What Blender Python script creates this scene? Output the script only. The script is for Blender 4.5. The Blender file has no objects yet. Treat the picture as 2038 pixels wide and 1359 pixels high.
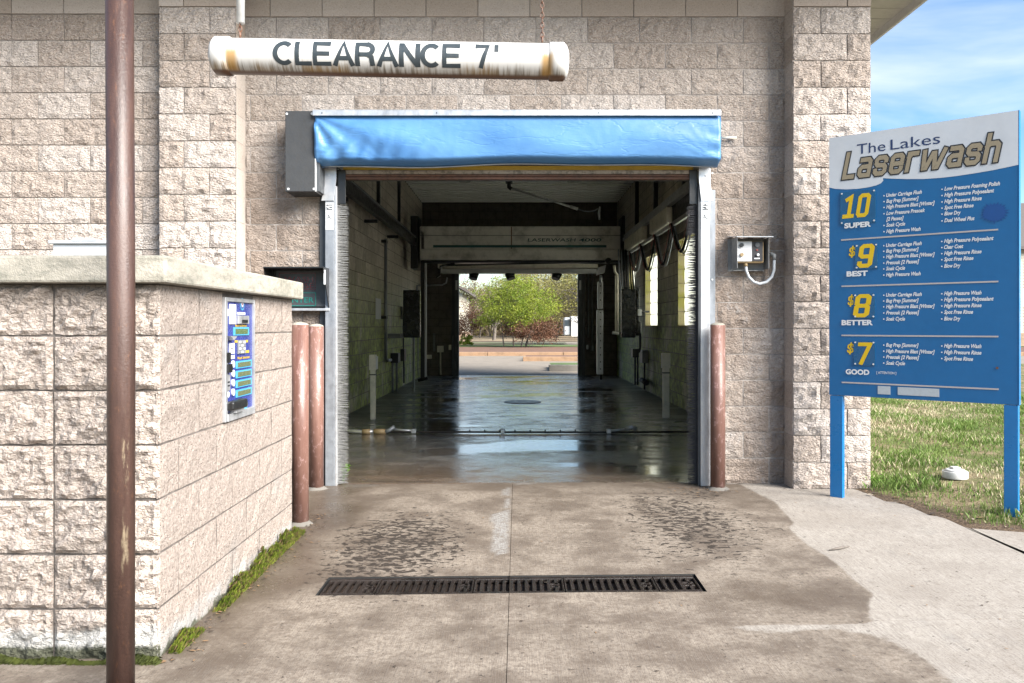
import bpy, bmesh, math, random
import numpy as np
from mathutils import Matrix, Vector
from math import radians, sin, cos, pi, atan2, sqrt

random.seed(7)
RNG = np.random.default_rng(7)
sc = bpy.context.scene
COL = sc.collection

# ---------------------------------------------------------------- camera
F = 1630.0            # focal length in photo pixels
VX, VY = 1030.0, 648.0
EYE = 1.24
cd = bpy.data.cameras.new('camera'); cam = bpy.data.objects.new('camera', cd); COL.objects.link(cam)
cam.location = (0, 0, EYE); cam.rotation_euler = (pi/2, 0, 0)
cd.sensor_width = 36; cd.lens = F/2038*36
cd.shift_x = -(VX-1019)/2038; cd.shift_y = (VY-679.5)/2038
cd.clip_start = 0.05; cd.clip_end = 2000
sc.camera = cam

# ---------------------------------------------------------------- world, sun, exposure
SUN = Vector((0.66, -0.55, 0.60)).normalized()
w = bpy.data.worlds.new('World'); sc.world = w; w.use_nodes = True
nt = w.node_tree; nt.nodes.clear()
wo = nt.nodes.new('ShaderNodeOutputWorld'); bg = nt.nodes.new('ShaderNodeBackground')
sky = nt.nodes.new('ShaderNodeTexSky'); sky.sky_type = 'NISHITA'; sky.sun_disc = False
sky.sun_elevation = math.asin(SUN.z); sky.sun_rotation = atan2(SUN.x, SUN.y)
sky.altitude = 200; sky.air_density = 1.0; sky.dust_density = 0.2; sky.ozone_density = 1.2
tc = nt.nodes.new('ShaderNodeTexCoord'); mp = nt.nodes.new('ShaderNodeMapping')
mp.inputs['Scale'].default_value = (1.3, 1.3, 4.2); mp.inputs['Location'].default_value = (0.35, 0.1, 0.42)
ns = nt.nodes.new('ShaderNodeTexNoise'); ns.inputs['Scale'].default_value = 1.7; ns.inputs['Detail'].default_value = 6
ns.inputs['Roughness'].default_value = 0.55; ns.inputs['Distortion'].default_value = 0.6
rp = nt.nodes.new('ShaderNodeValToRGB'); rp.color_ramp.elements[0].position = 0.42; rp.color_ramp.elements[1].position = 0.70
mx = nt.nodes.new('ShaderNodeMix'); mx.data_type = 'RGBA'
L = nt.links.new
L(tc.outputs['Generated'], mp.inputs[0]); L(mp.outputs[0], ns.inputs[0]); L(ns.outputs[0], rp.inputs[0])
cm = nt.nodes.new('ShaderNodeMath'); cm.operation = 'MULTIPLY'; cm.inputs[1].default_value = 0.7
L(rp.outputs[0], cm.inputs[0]); L(cm.outputs[0], mx.inputs[0]); hsv = nt.nodes.new('ShaderNodeHueSaturation'); hsv.inputs['Saturation'].default_value = 1.3; hsv.inputs['Value'].default_value = .72
L(sky.outputs[0], hsv.inputs['Color']); L(hsv.outputs[0], mx.inputs[6])
mx.inputs[7].default_value = (4.0, 4.15, 4.3, 1)
L(mx.outputs[2], bg.inputs[0]); bg.inputs[1].default_value = 0.055; L(bg.outputs[0], wo.inputs[0])

sd = bpy.data.lights.new('sun', 'SUN'); sun = bpy.data.objects.new('sun', sd); COL.objects.link(sun)
sd.energy = 3.0; sd.angle = radians(42); sd.color = (1, 0.95, 0.88)
sun.rotation_euler = SUN.to_track_quat('Z', 'Y').to_euler(); sun.location = (20, -10, 30)
sc.view_settings.view_transform = 'Standard'; sc.view_settings.look = 'None'
sc.view_settings.gamma = 1; sc.view_settings.use_curve_mapping = False
sc.view_settings.exposure = 2.58
sc.cycles.max_bounces = 10; sc.cycles.diffuse_bounces = 6; sc.cycles.use_denoising = True

# ---------------------------------------------------------------- helpers
def P(px, py, Y):                       # the place seen at a photo pixel, Y metres away
    return Vector(((px-VX)*Y/F, Y, EYE-(py-VY)*Y/F))
def G(px, py, h=0.0):                   # same, on the ground at height h
    Y = F*(EYE-h)/(py-VY); return ((px-VX)*Y/F, Y)

def wm(o):
    m = Matrix.Identity(4)
    while o is not None:
        m = o.matrix_basis @ m; o = o.parent
    return m

def tag(o, label=None, cat=None, group=None, kind=None):
    if label: o['label'] = label
    if cat: o['category'] = cat
    if group: o['group'] = group
    if kind: o['kind'] = kind
    return o

def empty(name, loc=(0, 0, 0), rz=0, label=None, cat=None, group=None, kind=None, parent=None):
    o = bpy.data.objects.new(name, None); COL.objects.link(o)
    o.location = loc; o.rotation_euler = (0, 0, rz); o.empty_display_size = .1
    if parent:
        o.parent = parent
    return tag(o, label, cat, group, kind)

class MB:
    def __init__(s): s.v = []; s.f = []; s.m = []; s.sm = []
    def add(s, vs, fs, mi=0, smooth=False):
        n = len(s.v); s.v.extend([tuple(x) for x in vs])
        for f in fs: s.f.append(tuple(n+i for i in f)); s.m.append(mi); s.sm.append(smooth)
        return s
    def box(s, a, b, mi=0):
        x0, y0, z0 = a; x1, y1, z1 = b
        return s.add([(x0,y0,z0),(x1,y0,z0),(x1,y1,z0),(x0,y1,z0),(x0,y0,z1),(x1,y0,z1),(x1,y1,z1),(x0,y1,z1)],
              [(3,2,1,0),(4,5,6,7),(0,1,5,4),(1,2,6,5),(2,3,7,6),(3,0,4,7)], mi)
    def hexa(s, p, mi=0):               # eight corners, bottom four then top four
        return s.add(p, [(3,2,1,0),(4,5,6,7),(0,1,5,4),(1,2,6,5),(2,3,7,6),(3,0,4,7)], mi)
    def tube(s, pts, r, n=10, caps=True, mi=0, smooth=True):
        pts = [Vector(p) for p in pts]; k = len(pts)
        rr = r if isinstance(r, (list, tuple)) else [r]*k
        vs = []; ref = None
        for i, p in enumerate(pts):
            t = (pts[min(i+1, k-1)]-pts[max(i-1, 0)]).normalized()
            if ref is None:
                ref = Vector((0, 0, 1)) if abs(t.z) < .9 else Vector((1, 0, 0))
            a = t.cross(ref).normalized(); b = a.cross(t).normalized(); ref = b
            for j in range(n):
                q = 2*pi*j/n; vs.append(p+(a*cos(q)+b*sin(q))*rr[i])
        fs = [(i*n+j, i*n+(j+1) % n, (i+1)*n+(j+1) % n, (i+1)*n+j) for i in range(k-1) for j in range(n)]
        s.add(vs, fs, mi, smooth)
        if caps:
            m = len(s.v)-len(vs)
            s.f.append(tuple(m+j for j in reversed(range(n)))); s.m.append(mi); s.sm.append(False)
            s.f.append(tuple(m+(k-1)*n+j for j in range(n))); s.m.append(mi); s.sm.append(False)
        return s
    def disc(s, c, r, axis, d, n=16, mi=0):    # short cylinder along axis
        c = Vector(c); ax = Vector(axis).normalized()
        return s.tube([c, c+ax*d], r, n, True, mi, False)
    def poly(s, pts, mi=0): return s.add(pts, [tuple(range(len(pts)))], mi)
    def prism(s, pts, off, mi=0):
        n = len(pts); off = Vector(off); pts = [Vector(p) for p in pts]
        return s.add(pts+[p+off for p in pts], [tuple(reversed(range(n))), tuple(range(n, 2*n))] +
              [(i, (i+1) % n, n+(i+1) % n, n+i) for i in range(n)], mi)
    def build(s, name, mat, parent=None, bevel=0, local=False, **kw):
        me = bpy.data.meshes.new(name)
        M = Matrix.Identity(4) if (local or parent is None) else wm(parent).inverted()
        if local or parent is None: vs = s.v
        else: vs = [M @ Vector(v) for v in s.v]
        me.from_pydata(vs, [], s.f)
        mats = mat if isinstance(mat, (list, tuple)) else [mat]
        for m_ in mats: me.materials.append(m_)
        me.polygons.foreach_set('material_index', s.m)
        me.polygons.foreach_set('use_smooth', s.sm)
        bm = bmesh.new(); bm.from_mesh(me)
        if len(bm.faces) < 20000: bmesh.ops.recalc_face_normals(bm, faces=bm.faces)
        bm.to_mesh(me); bm.free()
        o = bpy.data.objects.new(name, me); COL.objects.link(o)
        if parent: o.parent = parent
        if bevel:
            b = o.modifiers.new('bevel', 'BEVEL'); b.width = bevel; b.segments = 2; b.limit_method = 'ANGLE'; b.angle_limit = radians(40)
        return tag(o, **kw)

def boxpart(name, a, b, mat, parent, bevel=.002, **kw): return MB().box(a, b).build(name, mat, parent, bevel, **kw)

# ---------------------------------------------------------------- materials
FULL = {'split_face_concrete_block', 'split_face_block_stained', 'damp_painted_block', 'inner_mortar', 'white_steel_ceiling', 'grimy_gantry_cover', 'algae_window_reveal',
        'rough_split_block_kiosk', 'pale_mortar', 'cream_paint', 'grass_blades', 'dry_grass_blades', 'lawn_soil', 'wet_bay_concrete', 'frosted_glass_block', 'brushed_aluminium', 'weed_leaves'}
INNER = {'damp_painted_block', 'inner_mortar', 'white_steel_ceiling', 'grimy_gantry_cover', 'frosted_glass_block', 'cream_paint'}
class NM:
    def __init__(s, name):
        s.mat = bpy.data.materials.new(name); s.mat.use_nodes = True; s.t = s.mat.node_tree
        s.t.nodes.clear(); s.out = s.n('ShaderNodeOutputMaterial'); s.b = s.n('ShaderNodeBsdfPrincipled')
        s.l(s.b.outputs[0], s.out.inputs[0]); s.pos = s.n('ShaderNodeNewGeometry').outputs['Position']
    def n(s, t): return s.t.nodes.new(t)
    def l(s, a, b): s.t.links.new(a, b)
    def put(s, sock, v):
        if hasattr(v, 'links') or isinstance(v, bpy.types.NodeSocket): s.l(v, sock)
        elif isinstance(v, (tuple, list)) and len(v) == 3 and sock.type == 'RGBA': sock.default_value = (*v, 1)
        elif sock.type == 'RGBA' and isinstance(v, (int, float)): sock.default_value = (v, v, v, 1)
        else: sock.default_value = v
    def map(s, scale=(1, 1, 1), rot=(0, 0, 0), loc=(0, 0, 0), src=None):
        m = s.n('ShaderNodeMapping'); s.l(src or s.pos, m.inputs[0]); m.inputs['Scale'].default_value = scale
        m.inputs['Rotation'].default_value = rot; m.inputs['Location'].default_value = loc; return m.outputs[0]
    def noise(s, scale=5, detail=5, rough=.55, vec=None, dist=0):
        m = s.n('ShaderNodeTexNoise'); s.l(vec or s.pos, m.inputs[0]); m.inputs['Scale'].default_value = scale
        m.inputs['Detail'].default_value = detail; m.inputs['Roughness'].default_value = rough; m.inputs['Distortion'].default_value = dist
        return m.outputs[0]
    def voro(s, scale=5, vec=None, feat='F1'):
        m = s.n('ShaderNodeTexVoronoi'); s.l(vec or s.pos, m.inputs[0]); m.inputs['Scale'].default_value = scale; m.feature = feat
        return m.outputs[0]
    def ramp(s, v, a, b, ca=0, cb=1):
        m = s.n('ShaderNodeMapRange'); s.put(m.inputs[0], v); m.interpolation_type = 'SMOOTHSTEP'
        m.inputs[1].default_value = a; m.inputs[2].default_value = b; m.inputs[3].default_value = ca; m.inputs[4].default_value = cb
        return m.outputs[0]
    def math(s, op, a, b=0, clamp=False):
        m = s.n('ShaderNodeMath'); m.operation = op; s.put(m.inputs[0], a); s.put(m.inputs[1], b); m.use_clamp = clamp; return m.outputs[0]
    def mix(s, f, a, b, mode='MIX'):
        m = s.n('ShaderNodeMix'); m.data_type = 'RGBA'; m.blend_type = mode; s.put(m.inputs[0], f); s.put(m.inputs[6], a); s.put(m.inputs[7], b)
        return m.outputs[2]
    def sep(s, v=None):
        m = s.n('ShaderNodeSeparateXYZ'); s.l(v or s.pos, m.inputs[0]); return m.outputs
    def attr(s, name):
        m = s.n('ShaderNodeAttribute'); m.attribute_name = name; return m.outputs['Fac']
    def rand(s): return s.n('ShaderNodeObjectInfo').outputs['Random']
    def bump(s, h, dist=.01, strength=1.0, normal=None):
        m = s.n('ShaderNodeBump'); s.put(m.inputs['Height'], h); m.inputs['Distance'].default_value = dist
        m.inputs['Strength'].default_value = strength
        if normal is not None: s.l(normal, m.inputs['Normal'])
        s.l(m.outputs[0], s.b.inputs['Normal']); return m.outputs[0]
    def fin(s, col=None, rough=None, metal=None, spec=None, **kw):
        k = 1.0 if s.mat.name in INNER else .79 if s.mat.name in FULL else .54 if s.mat.name in ('brushed_concrete', 'pitted_pink_block_kiosk', 'tan_lot_paving', 'stained_kerb') else .70 if s.mat.name == 'smooth_cream_block' else .60      # base colours were set for a darker exposure
        if col is not None:
            if isinstance(col, tuple): col = tuple(q*k for q in col)
            elif k != 1: col = s.mix(1.0, col, (k, k, k), 'MULTIPLY')
            s.put(s.b.inputs['Base Color'], col)
        if rough is not None: s.put(s.b.inputs['Roughness'], rough)
        if metal is not None: s.put(s.b.inputs['Metallic'], metal)
        if spec is not None: s.put(s.b.inputs['Specular IOR Level'], spec)
        return s.mat

def plain(name, col, rough=.6, metal=0, dirt=.25, dscale=9, bump=.0015, bscale=60, streak=False):
    m = NM(name)
    v = m.map((1, 1, .18)) if streak else None
    n = m.noise(dscale, 6, .6, v)
    c = m.mix(m.math('MULTIPLY', m.ramp(n, .42, .75), dirt*2.2, True), col, tuple(x*.45+.012 for x in col))
    c = m.mix(m.ramp(m.noise(dscale*7, 3), .3, .8, 0, .25), c, tuple(min(1, x*1.25) for x in col))
    if bump: m.bump(m.noise(bscale, 3), bump, .6)
    r = m.ramp(m.noise(dscale*2, 4), .25, .8, max(.05, rough-.12), min(1, rough+.15))
    return m.fin(c, r, metal)

def split_mat(name, light, dark, stain=0.0, rough_amt=1.0, pits=False):
    m = NM(name)
    x, y, z = m.sep()[:3]
    if not pits:
        v = m.map((1, 1, 1.5), (0, radians(32), 0))
        a = m.noise(15, 4, .58, v, .6)
        b = m.noise(58, 3, .6, m.map((1, 1, 1.9), (0, radians(38), 0)), .4)
        h = m.math('ADD', m.math('MULTIPLY', a, .75), m.math('MULTIPLY', b, .50))
        m.bump(h, .066*rough_amt, 1)
        sp = m.noise(70, 5, .75)
    else:
        a = m.noise(45, 6, .7)
        vo = m.voro(70)
        h = m.math('ADD', m.math('MULTIPLY', a, .5), m.ramp(vo, .0, .28))
        m.bump(h, .0045*rough_amt, 1)
        sp = m.noise(95, 5, .8)
    c = m.mix(m.ramp(sp, .36, .66), dark, light)
    c = m.mix(m.ramp(m.noise(6, 4, .6), .35, .75, 0, .35), c, tuple(q*.8 for q in light))
    c = m.mix(m.ramp(m.noise(88, 3, .6), .58, .66, 0, .55), c, tuple(q*.45 for q in light))
    rnd = m.rand()
    hs = m.n('ShaderNodeHueSaturation'); m.l(c, hs.inputs['Color']); m.put(hs.inputs['Value'], m.ramp(rnd, 0, 1, .86, 1.09)); m.put(hs.inputs['Saturation'], m.ramp(rnd, 1, 0, .8, 1.12))
    c = hs.outputs[0]
    if stain:
        zone = m.math('MULTIPLY', m.ramp(z, 3.1, 2.2), m.ramp(m.noise(1.7, 5, .6, m.map((1, 1, .6))), .30, .55))
        c = m.mix(m.math('MULTIPLY', zone, stain), c, (.27, .205, .16))
        eff = m.math('MULTIPLY', m.ramp(m.noise(5.5, 8, .75), .56, .70), m.ramp(z, 2.9, 1.6))
        c = m.mix(m.math('MULTIPLY', eff, .55), c, (.56, .55, .55))
    return m.fin(c, .93, spec=.2)

PINK = (.76, .665, .595); PINKD = (.54, .45, .39)
M = {}
M['split'] = split_mat('split_face_concrete_block', PINK, PINKD)
M['split_stained'] = split_mat('split_face_block_stained', (.73, .645, .58), (.52, .435, .375), stain=.62)
M['ground_face'] = split_mat('ground_face_block', (.66, .555, .485), (.44, .355, .30), pits=True)
M['smooth'] = split_mat('smooth_cream_block', (.60, .515, .445), (.50, .42, .36), rough_amt=.35, pits=True)

def kiosk_front_mat():
    m = NM('rough_split_block_kiosk'); z = m.sep()[2]
    v = m.map((1, 1, 1.6), (0, radians(30), 0))
    a = m.noise(18, 4, .6, v, .6); b = m.noise(62, 4, .62, v, .4)
    m.bump(m.math('ADD', m.math('MULTIPLY', a, .7), m.math('MULTIPLY', b, .45)), .046, 1)
    c = m.mix(m.ramp(m.noise(55, 6, .8), .36, .64), (.40, .33, .285), (.66, .575, .51))
    c = m.mix(m.ramp(m.noise(80, 3, .6), .57, .66, 0, .35), c, (.24, .20, .17))
    c = m.mix(m.math('MULTIPLY', m.ramp(m.noise(2.6, 6, .65), .46, .70), .4), c, (.26, .22, .185))
    # rising damp: white salts then dark growth at the foot
    n = m.noise(9, 6, .7); zz = m.math('ADD', z, m.math('MULTIPLY', n, -.12))
    c = m.mix(m.ramp(zz, .075, .03, 0, .75), c, (.60, .60, .58))
    c = m.mix(m.ramp(zz, .005, -.03, 0, .92), c, (.055, .06, .03))
    # patchy darkening up towards the cap
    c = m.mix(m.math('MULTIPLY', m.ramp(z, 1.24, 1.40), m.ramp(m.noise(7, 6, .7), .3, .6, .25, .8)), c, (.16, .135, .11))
    return m.fin(c, .95, spec=.2)
M['kiosk_front'] = kiosk_front_mat()
def kiosk_side_mat():
    m = NM('pitted_pink_block_kiosk'); z = m.sep()[2]
    a = m.noise(32, 7, .75); vo = m.voro(55)
    m.bump(m.math('ADD', a, m.math('MULTIPLY', m.ramp(vo, 0, .3), .45)), .024, 1)
    c = m.mix(m.ramp(m.noise(75, 5, .8), .34, .62), (.44, .36, .31), (.74, .635, .565))
    c = m.mix(m.ramp(m.noise(105, 2, .5), .68, .76, 0, .8), c, (.20, .165, .14))
    c = m.mix(m.ramp(m.noise(3.2, 5, .6), .55, .72, 0, .4), c, (.50, .48, .46))
    zz = m.math('ADD', z, m.math('MULTIPLY', m.noise(8, 6, .7), -.16))
    c = m.mix(m.math('MULTIPLY', m.ramp(zz, .03, -.02), m.ramp(m.noise(13, 5, .7), .35, .6, .2, .8)), c, (.68, .68, .67))
    c = m.mix(m.ramp(zz, -.045, -.075, 0, .85), c, (.10, .11, .05))
    return m.fin(c, .92, spec=.2)
M['kiosk_side'] = kiosk_side_mat()
def mortar(name, col, mossy=False):
    m = NM(name); z = m.sep()[2]
    m.bump(m.noise(60, 5, .7), .006, 1)
    c = m.mix(m.ramp(m.noise(10, 5), .35, .7), tuple(q*.55 for q in col), col)
    return m.fin(c, .95, spec=.2)
M['mortar'] = mortar('pale_mortar', (.52, .47, .43)); M['mortar_dark'] = mortar('dark_mortar', (.24, .21, .19))
M['mortar_inner'] = mortar('inner_mortar', (.27, .25, .22))

def inner_mat():
    m = NM('damp_painted_block'); x, y, z = m.sep()[:3]
    base = m.mix(m.ramp(m.noise(14, 6, .7), .3, .7), (.40, .35, .30), (.66, .60, .52))
    base = m.mix(m.ramp(m.noise(1.3, 4, .6), .45, .7, 0, .5), base, (.33, .28, .25))
    st = m.noise(5, 7, .7, m.map((1, 1, .12)))
    base = m.mix(m.ramp(st, .45, .7, 0, .5), base, (.20, .18, .15))
    moss = m.math('MULTIPLY', m.ramp(z, 2.6, .7), m.ramp(m.noise(1.1, 6, .65, m.map((1, 1, .7))), .30, .50))
    base = m.mix(m.math('MULTIPLY', moss, .9), base, m.mix(m.ramp(m.noise(9, 5, .7), .4, .65), (.14, .17, .04), (.42, .50, .10)))
    m.bump(m.noise(70, 5, .7), .003, 1)
    hs = m.n('ShaderNodeHueSaturation'); m.l(base, hs.inputs['Color']); m.put(hs.inputs['Value'], m.ramp(m.rand(), 0, 1, .82, 1.16))
    return m.fin(hs.outputs[0], .62, spec=.4)
M['inner'] = inner_mat()
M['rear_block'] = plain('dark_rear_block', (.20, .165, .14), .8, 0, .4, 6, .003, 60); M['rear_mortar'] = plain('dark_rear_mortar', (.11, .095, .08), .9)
def reveal_mat():
    m = NM('algae_window_reveal'); z = m.sep()[2]
    c = m.mix(m.ramp(m.noise(6, 6, .7), .3, .7), (.46, .40, .22), (.58, .50, .30))
    c = m.mix(m.ramp(m.noise(3, 6, .7), .45, .6, 0, .8), c, (.42, .40, .07))
    m.bump(m.noise(60, 4), .003, 1); return m.fin(c, .7)
M['reveal'] = reveal_mat()

def concrete_drive():
    m = NM('brushed_concrete'); x, y, z = m.sep()[:3]
    wet = m.attr('wet'); speck = m.attr('speck'); dry = m.attr('dry'); soak = m.attr('soak')
    n1 = m.noise(2.2, 7, .62); n2 = m.noise(17, 6, .7); n3 = m.noise(120, 3, .6)
    broom = m.noise(1, 3, .6, m.map((210, 9, 1))); n4 = m.noise(38, 6, .8)
    base = m.mix(m.ramp(n1, .3, .72), (.42, .38, .335), (.55, .51, .455))
    base = m.mix(m.ramp(n2, .42, .72, 0, .35), base, (.33, .28, .23))
    base = m.mix(m.ramp(m.noise(3.4, 5, .6, m.map((1, .45, 1), (0, 0, .5))), .56, .74, 0, .5), base, (.27, .26, .25))
    brown = m.mix(m.ramp(m.noise(3.1, 7, .65), .36, .60), (.175, .14, .11), (.42, .36, .295))
    brown = m.mix(m.ramp(n2, .4, .68, 0, .45), brown, (.20, .155, .12))
    brown = m.mix(m.ramp(m.noise(1.4, 5, .6), .5, .68, 0, .55), brown, (.13, .10, .075))
    we = m.math('ADD', wet, m.math('MULTIPLY', m.math('SUBTRACT', m.noise(14, 6, .7), .5), .5))
    we = m.math('ADD', we, m.math('MULTIPLY', m.math('SUBTRACT', m.noise(55, 5, .8), .5), .35)); wf = m.ramp(we, .33, .64)
    c = m.mix(wf, base, brown)
    c = m.mix(m.math('MULTIPLY', dry, m.ramp(m.noise(20, 5, .7), .3, .5)), c, (.44, .43, .41))
    c = m.mix(m.ramp(broom, .46, .62, 0, .45), c, (.22, .19, .165))
    c = m.mix(m.math('MULTIPLY', m.ramp(n3, .54, .64), .6), c, (.2, .17, .145))
    so = m.math('MULTIPLY', soak, m.ramp(m.noise(4, 6, .65), .3, .62, .7, 1))
    c = m.mix(m.math('MULTIPLY', so, .9), c, (.105, .078, .055))
    c = m.mix(m.math('MULTIPLY', m.ramp(n4, .47, .58), m.math('ADD', .14, m.math('MULTIPLY', wf, .42))), c, (.16, .125, .10))
    c = m.mix(m.math('MULTIPLY', m.ramp(m.noise(44, 5, .75), .58, .70), .35), c, (.62, .56, .48))
    # black algae blotches in the tyre tracks
    bl = m.noise(1, 4, .6, m.map((19, 27, 1)), .8)
    thr = m.math('SUBTRACT', .80, m.math('MULTIPLY', speck, .345))
    sp = m.ramp(m.math('SUBTRACT', bl, thr), -.01, .06)
    c = m.mix(m.math('MULTIPLY', sp, .93), c, (.045, .036, .03))
    sp2 = m.ramp(m.noise(34, 3, .6), .66, .69); c = m.mix(m.math('MULTIPLY', sp2, .75), c, (.07, .058, .05))
    h = m.math('ADD', m.math('MULTIPLY', broom, .5), m.math('ADD', m.math('MULTIPLY', n3, .4), m.math('MULTIPLY', sp, .6)))
    m.bump(h, .0028, 1)
    r = m.math('SUBTRACT', .93, m.math('ADD', m.math('MULTIPLY', wf, .10), m.math('MULTIPLY', so, .62)))
    return m.fin(c, r, spec=.2)
M['drive'] = concrete_drive()

def wet_floor():
    m = NM('wet_bay_concrete'); x, y, z = m.sep()[:3]
    n1 = m.noise(1.2, 6, .6, m.map((1, .6, 1)))
    c = m.mix(m.ramp(n1, .32, .7), (.085, .08, .076), (.22, .20, .18))
    c = m.mix(m.ramp(m.noise(30, 5, .7), .4, .75, 0, .5), c, (.05, .045, .04))
    edge = m.ramp(y, 7.8, 6.7)
    c = m.mix(m.math('MULTIPLY', edge, m.ramp(n1, .25, .6, .4, 1)), c, (.13, .09, .06))
    c = m.mix(m.math('MULTIPLY', m.ramp(m.math('ABSOLUTE', x), 1.6, 2.35), .5), c, (.19, .175, .15))
    pud = m.ramp(m.noise(1, 3, .5, m.map((.55, 1.3, 1), (0, 0, 0), (3.1, 1.7, 0)), .3), .50, .60)

    rr = m.ramp(m.noise(7, 6, .7, m.map((1, 1.3, 1))), .32, .68, .13, .34)
    rr = m.math('MULTIPLY', rr, m.ramp(y, 10.0, 9.2, 1.0, .55))
    r = m.mix(pud, rr, .035)
    dryedge = m.math('MULTIPLY', m.ramp(m.math('ABSOLUTE', x), 1.35, 2.1), m.ramp(y, 9, 12))
    r = m.math('ADD', r, m.math('MULTIPLY', dryedge, .35))
    r = m.math('ADD', r, m.math('MULTIPLY', m.ramp(y, 6.9, 6.5), .15), True)
    bs = m.math('SUBTRACT', 1.0, m.math('MULTIPLY', pud, .96))
    h = m.math('MULTIPLY', m.noise(60, 5, .7), bs)
    m.bump(h, .006, 1)
    film = m.ramp(m.noise(2.4, 7, .68, m.map((1, 1.6, 1))), .36, .56, .12, 1.0)
    film = m.math('MULTIPLY', film, m.ramp(m.math('ABSOLUTE', x), 2.3, 1.7, .25, 1.0)); film = m.math('MULTIPLY', film, m.ramp(y, 19, 16, .45, 1))
    m.put(m.b.inputs['Coat Weight'], film); m.b.inputs['Coat IOR'].default_value = 1.55
    m.put(m.b.inputs['Coat Roughness'], m.math('ADD', m.math('MULTIPLY', r, .42), .015))
    cb = m.n('ShaderNodeBump'); m.put(cb.inputs['Height'], m.math('ADD', m.noise(9, 5, .65, m.map((1, 1.8, 1))), m.math('MULTIPLY', m.noise(70, 3, .6), .10))); cb.inputs['Distance'].default_value = .0035
    m.l(cb.outputs[0], m.b.inputs['Coat Normal'])
    return m.fin(c, r, spec=1.0)
M['wet'] = wet_floor()

def steel(name, col, rough=.42, metal=.7, dirt=.3): return plain(name, col, rough, metal, dirt, 12, .0008, 90, True)
M['alu'] = steel('brushed_aluminium', (.62, .63, .65), .42, .65)
M['galv'] = steel('galvanised_steel', (.42, .45, .49), .5, .55)
M['dark_steel'] = plain('dark_grey_steel', (.105, .115, .125), .55, .2, .2)
M['hood_side'] = plain('charcoal_end_plate', (.06, .063, .067), .6, .1, .25, 14)
M['black'] = plain('black_enamel', (.018, .019, .021), .38, 0, .2)
M['black_plastic'] = plain('black_plastic_panel', (.012, .016, .019), .25, 0, .1)
M['rubber'] = plain('black_rubber', (.02, .02, .02), .7)
M['red_rubber'] = plain('red_hose', (.38, .05, .03), .5)
M['white_paint'] = plain('white_paint', (.75, .75, .73), .45, 0, .12)
M['grey_paint'] = plain('grey_paint', (.30, .31, .31), .5, 0, .3)
M['grey_box'] = plain('pale_grey_enclosure', (.60, .64, .68), .5, 0, .06)
M['cream'] = plain('cream_paint', (.66, .62, .52), .5, 0, .25)
M['yellow'] = plain('yellow_seal', (.75, .50, .06), .5, 0, .25)
M['brown_wood'] = plain('brown_bar', (.19, .085, .05), .6, 0, .5, 20)
M['dirty_white'] = plain('weathered_seal', (.50, .44, .37), .7, 0, .9, 28)
M['screen_green'] = plain('green_display', (.13, .20, .09), .2, 0, .1, 30)
M['screen_olive'] = plain('olive_display', (.17, .20, .11), .2, 0, .1, 30)
M['cyan'] = plain('light_blue_trim', (.10, .45, .72), .4, 0, .05)
M['panel_blue'] = plain('violet_blue_faceplate', (.055, .075, .33), .3, 0, .2, 40)
M['tan'] = plain('tan_brown_edge', (.42, .30, .15), .6)
M['bristle'] = plain('grey_bristle', (.26, .26, .255), .8, 0, .3, 60)
M['bristle_dark'] = plain('dark_bristle', (.035, .036, .042), .8, 0, .3, 60)
M['ceiling'] = plain('white_steel_ceiling', (.84, .84, .82), .5, 0, .12, 4)
M['gantry'] = plain('grimy_gantry_cover', (.66, .63, .58), .55, 0, .5, 3.5)
M['teal'] = plain('teal_print', (.01, .13, .13), .5, 0, .05)
M['tealdark'] = plain('dark_teal_lettering', (.012, .10, .12), .5, 0, .05)
M['soffit'] = plain('tan_soffit', (.62, .60, .56), .6, 0, .05)
M['cap'] = (lambda m: (m.bump(m.math('ADD', m.noise(90, 5, .7), m.math('MULTIPLY', m.noise(14, 5, .6), .8)), .005, 1),
    m.fin(m.mix(m.ramp(m.noise(5, 7, .7, m.map((1, 1, 3))), .36, .66), m.mix(m.ramp(m.noise(30, 5), .4, .7), (.30, .29, .24), (.45, .42, .35)), (.60, .555, .47)), .9))[1])(NM('cast_concrete_cap'))
M['soil'] = plain('dark_soil', (.10, .065, .045), .95, 0, .6, 25, .02, 30)
M['asphalt'] = plain('tan_lot_paving', (.33, .28, .22), .9, 0, .25, 1.5, .003)
M['kerb'] = plain('stained_kerb', (.42, .26, .15), .9, 0, .35, 3)
M['kerb_grey'] = plain('grey_kerb', (.20, .185, .165), .9, 0, .3, 3)
M['roof'] = plain('brown_shingle', (.13, .11, .10), .9, 0, .4, 12)

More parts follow.
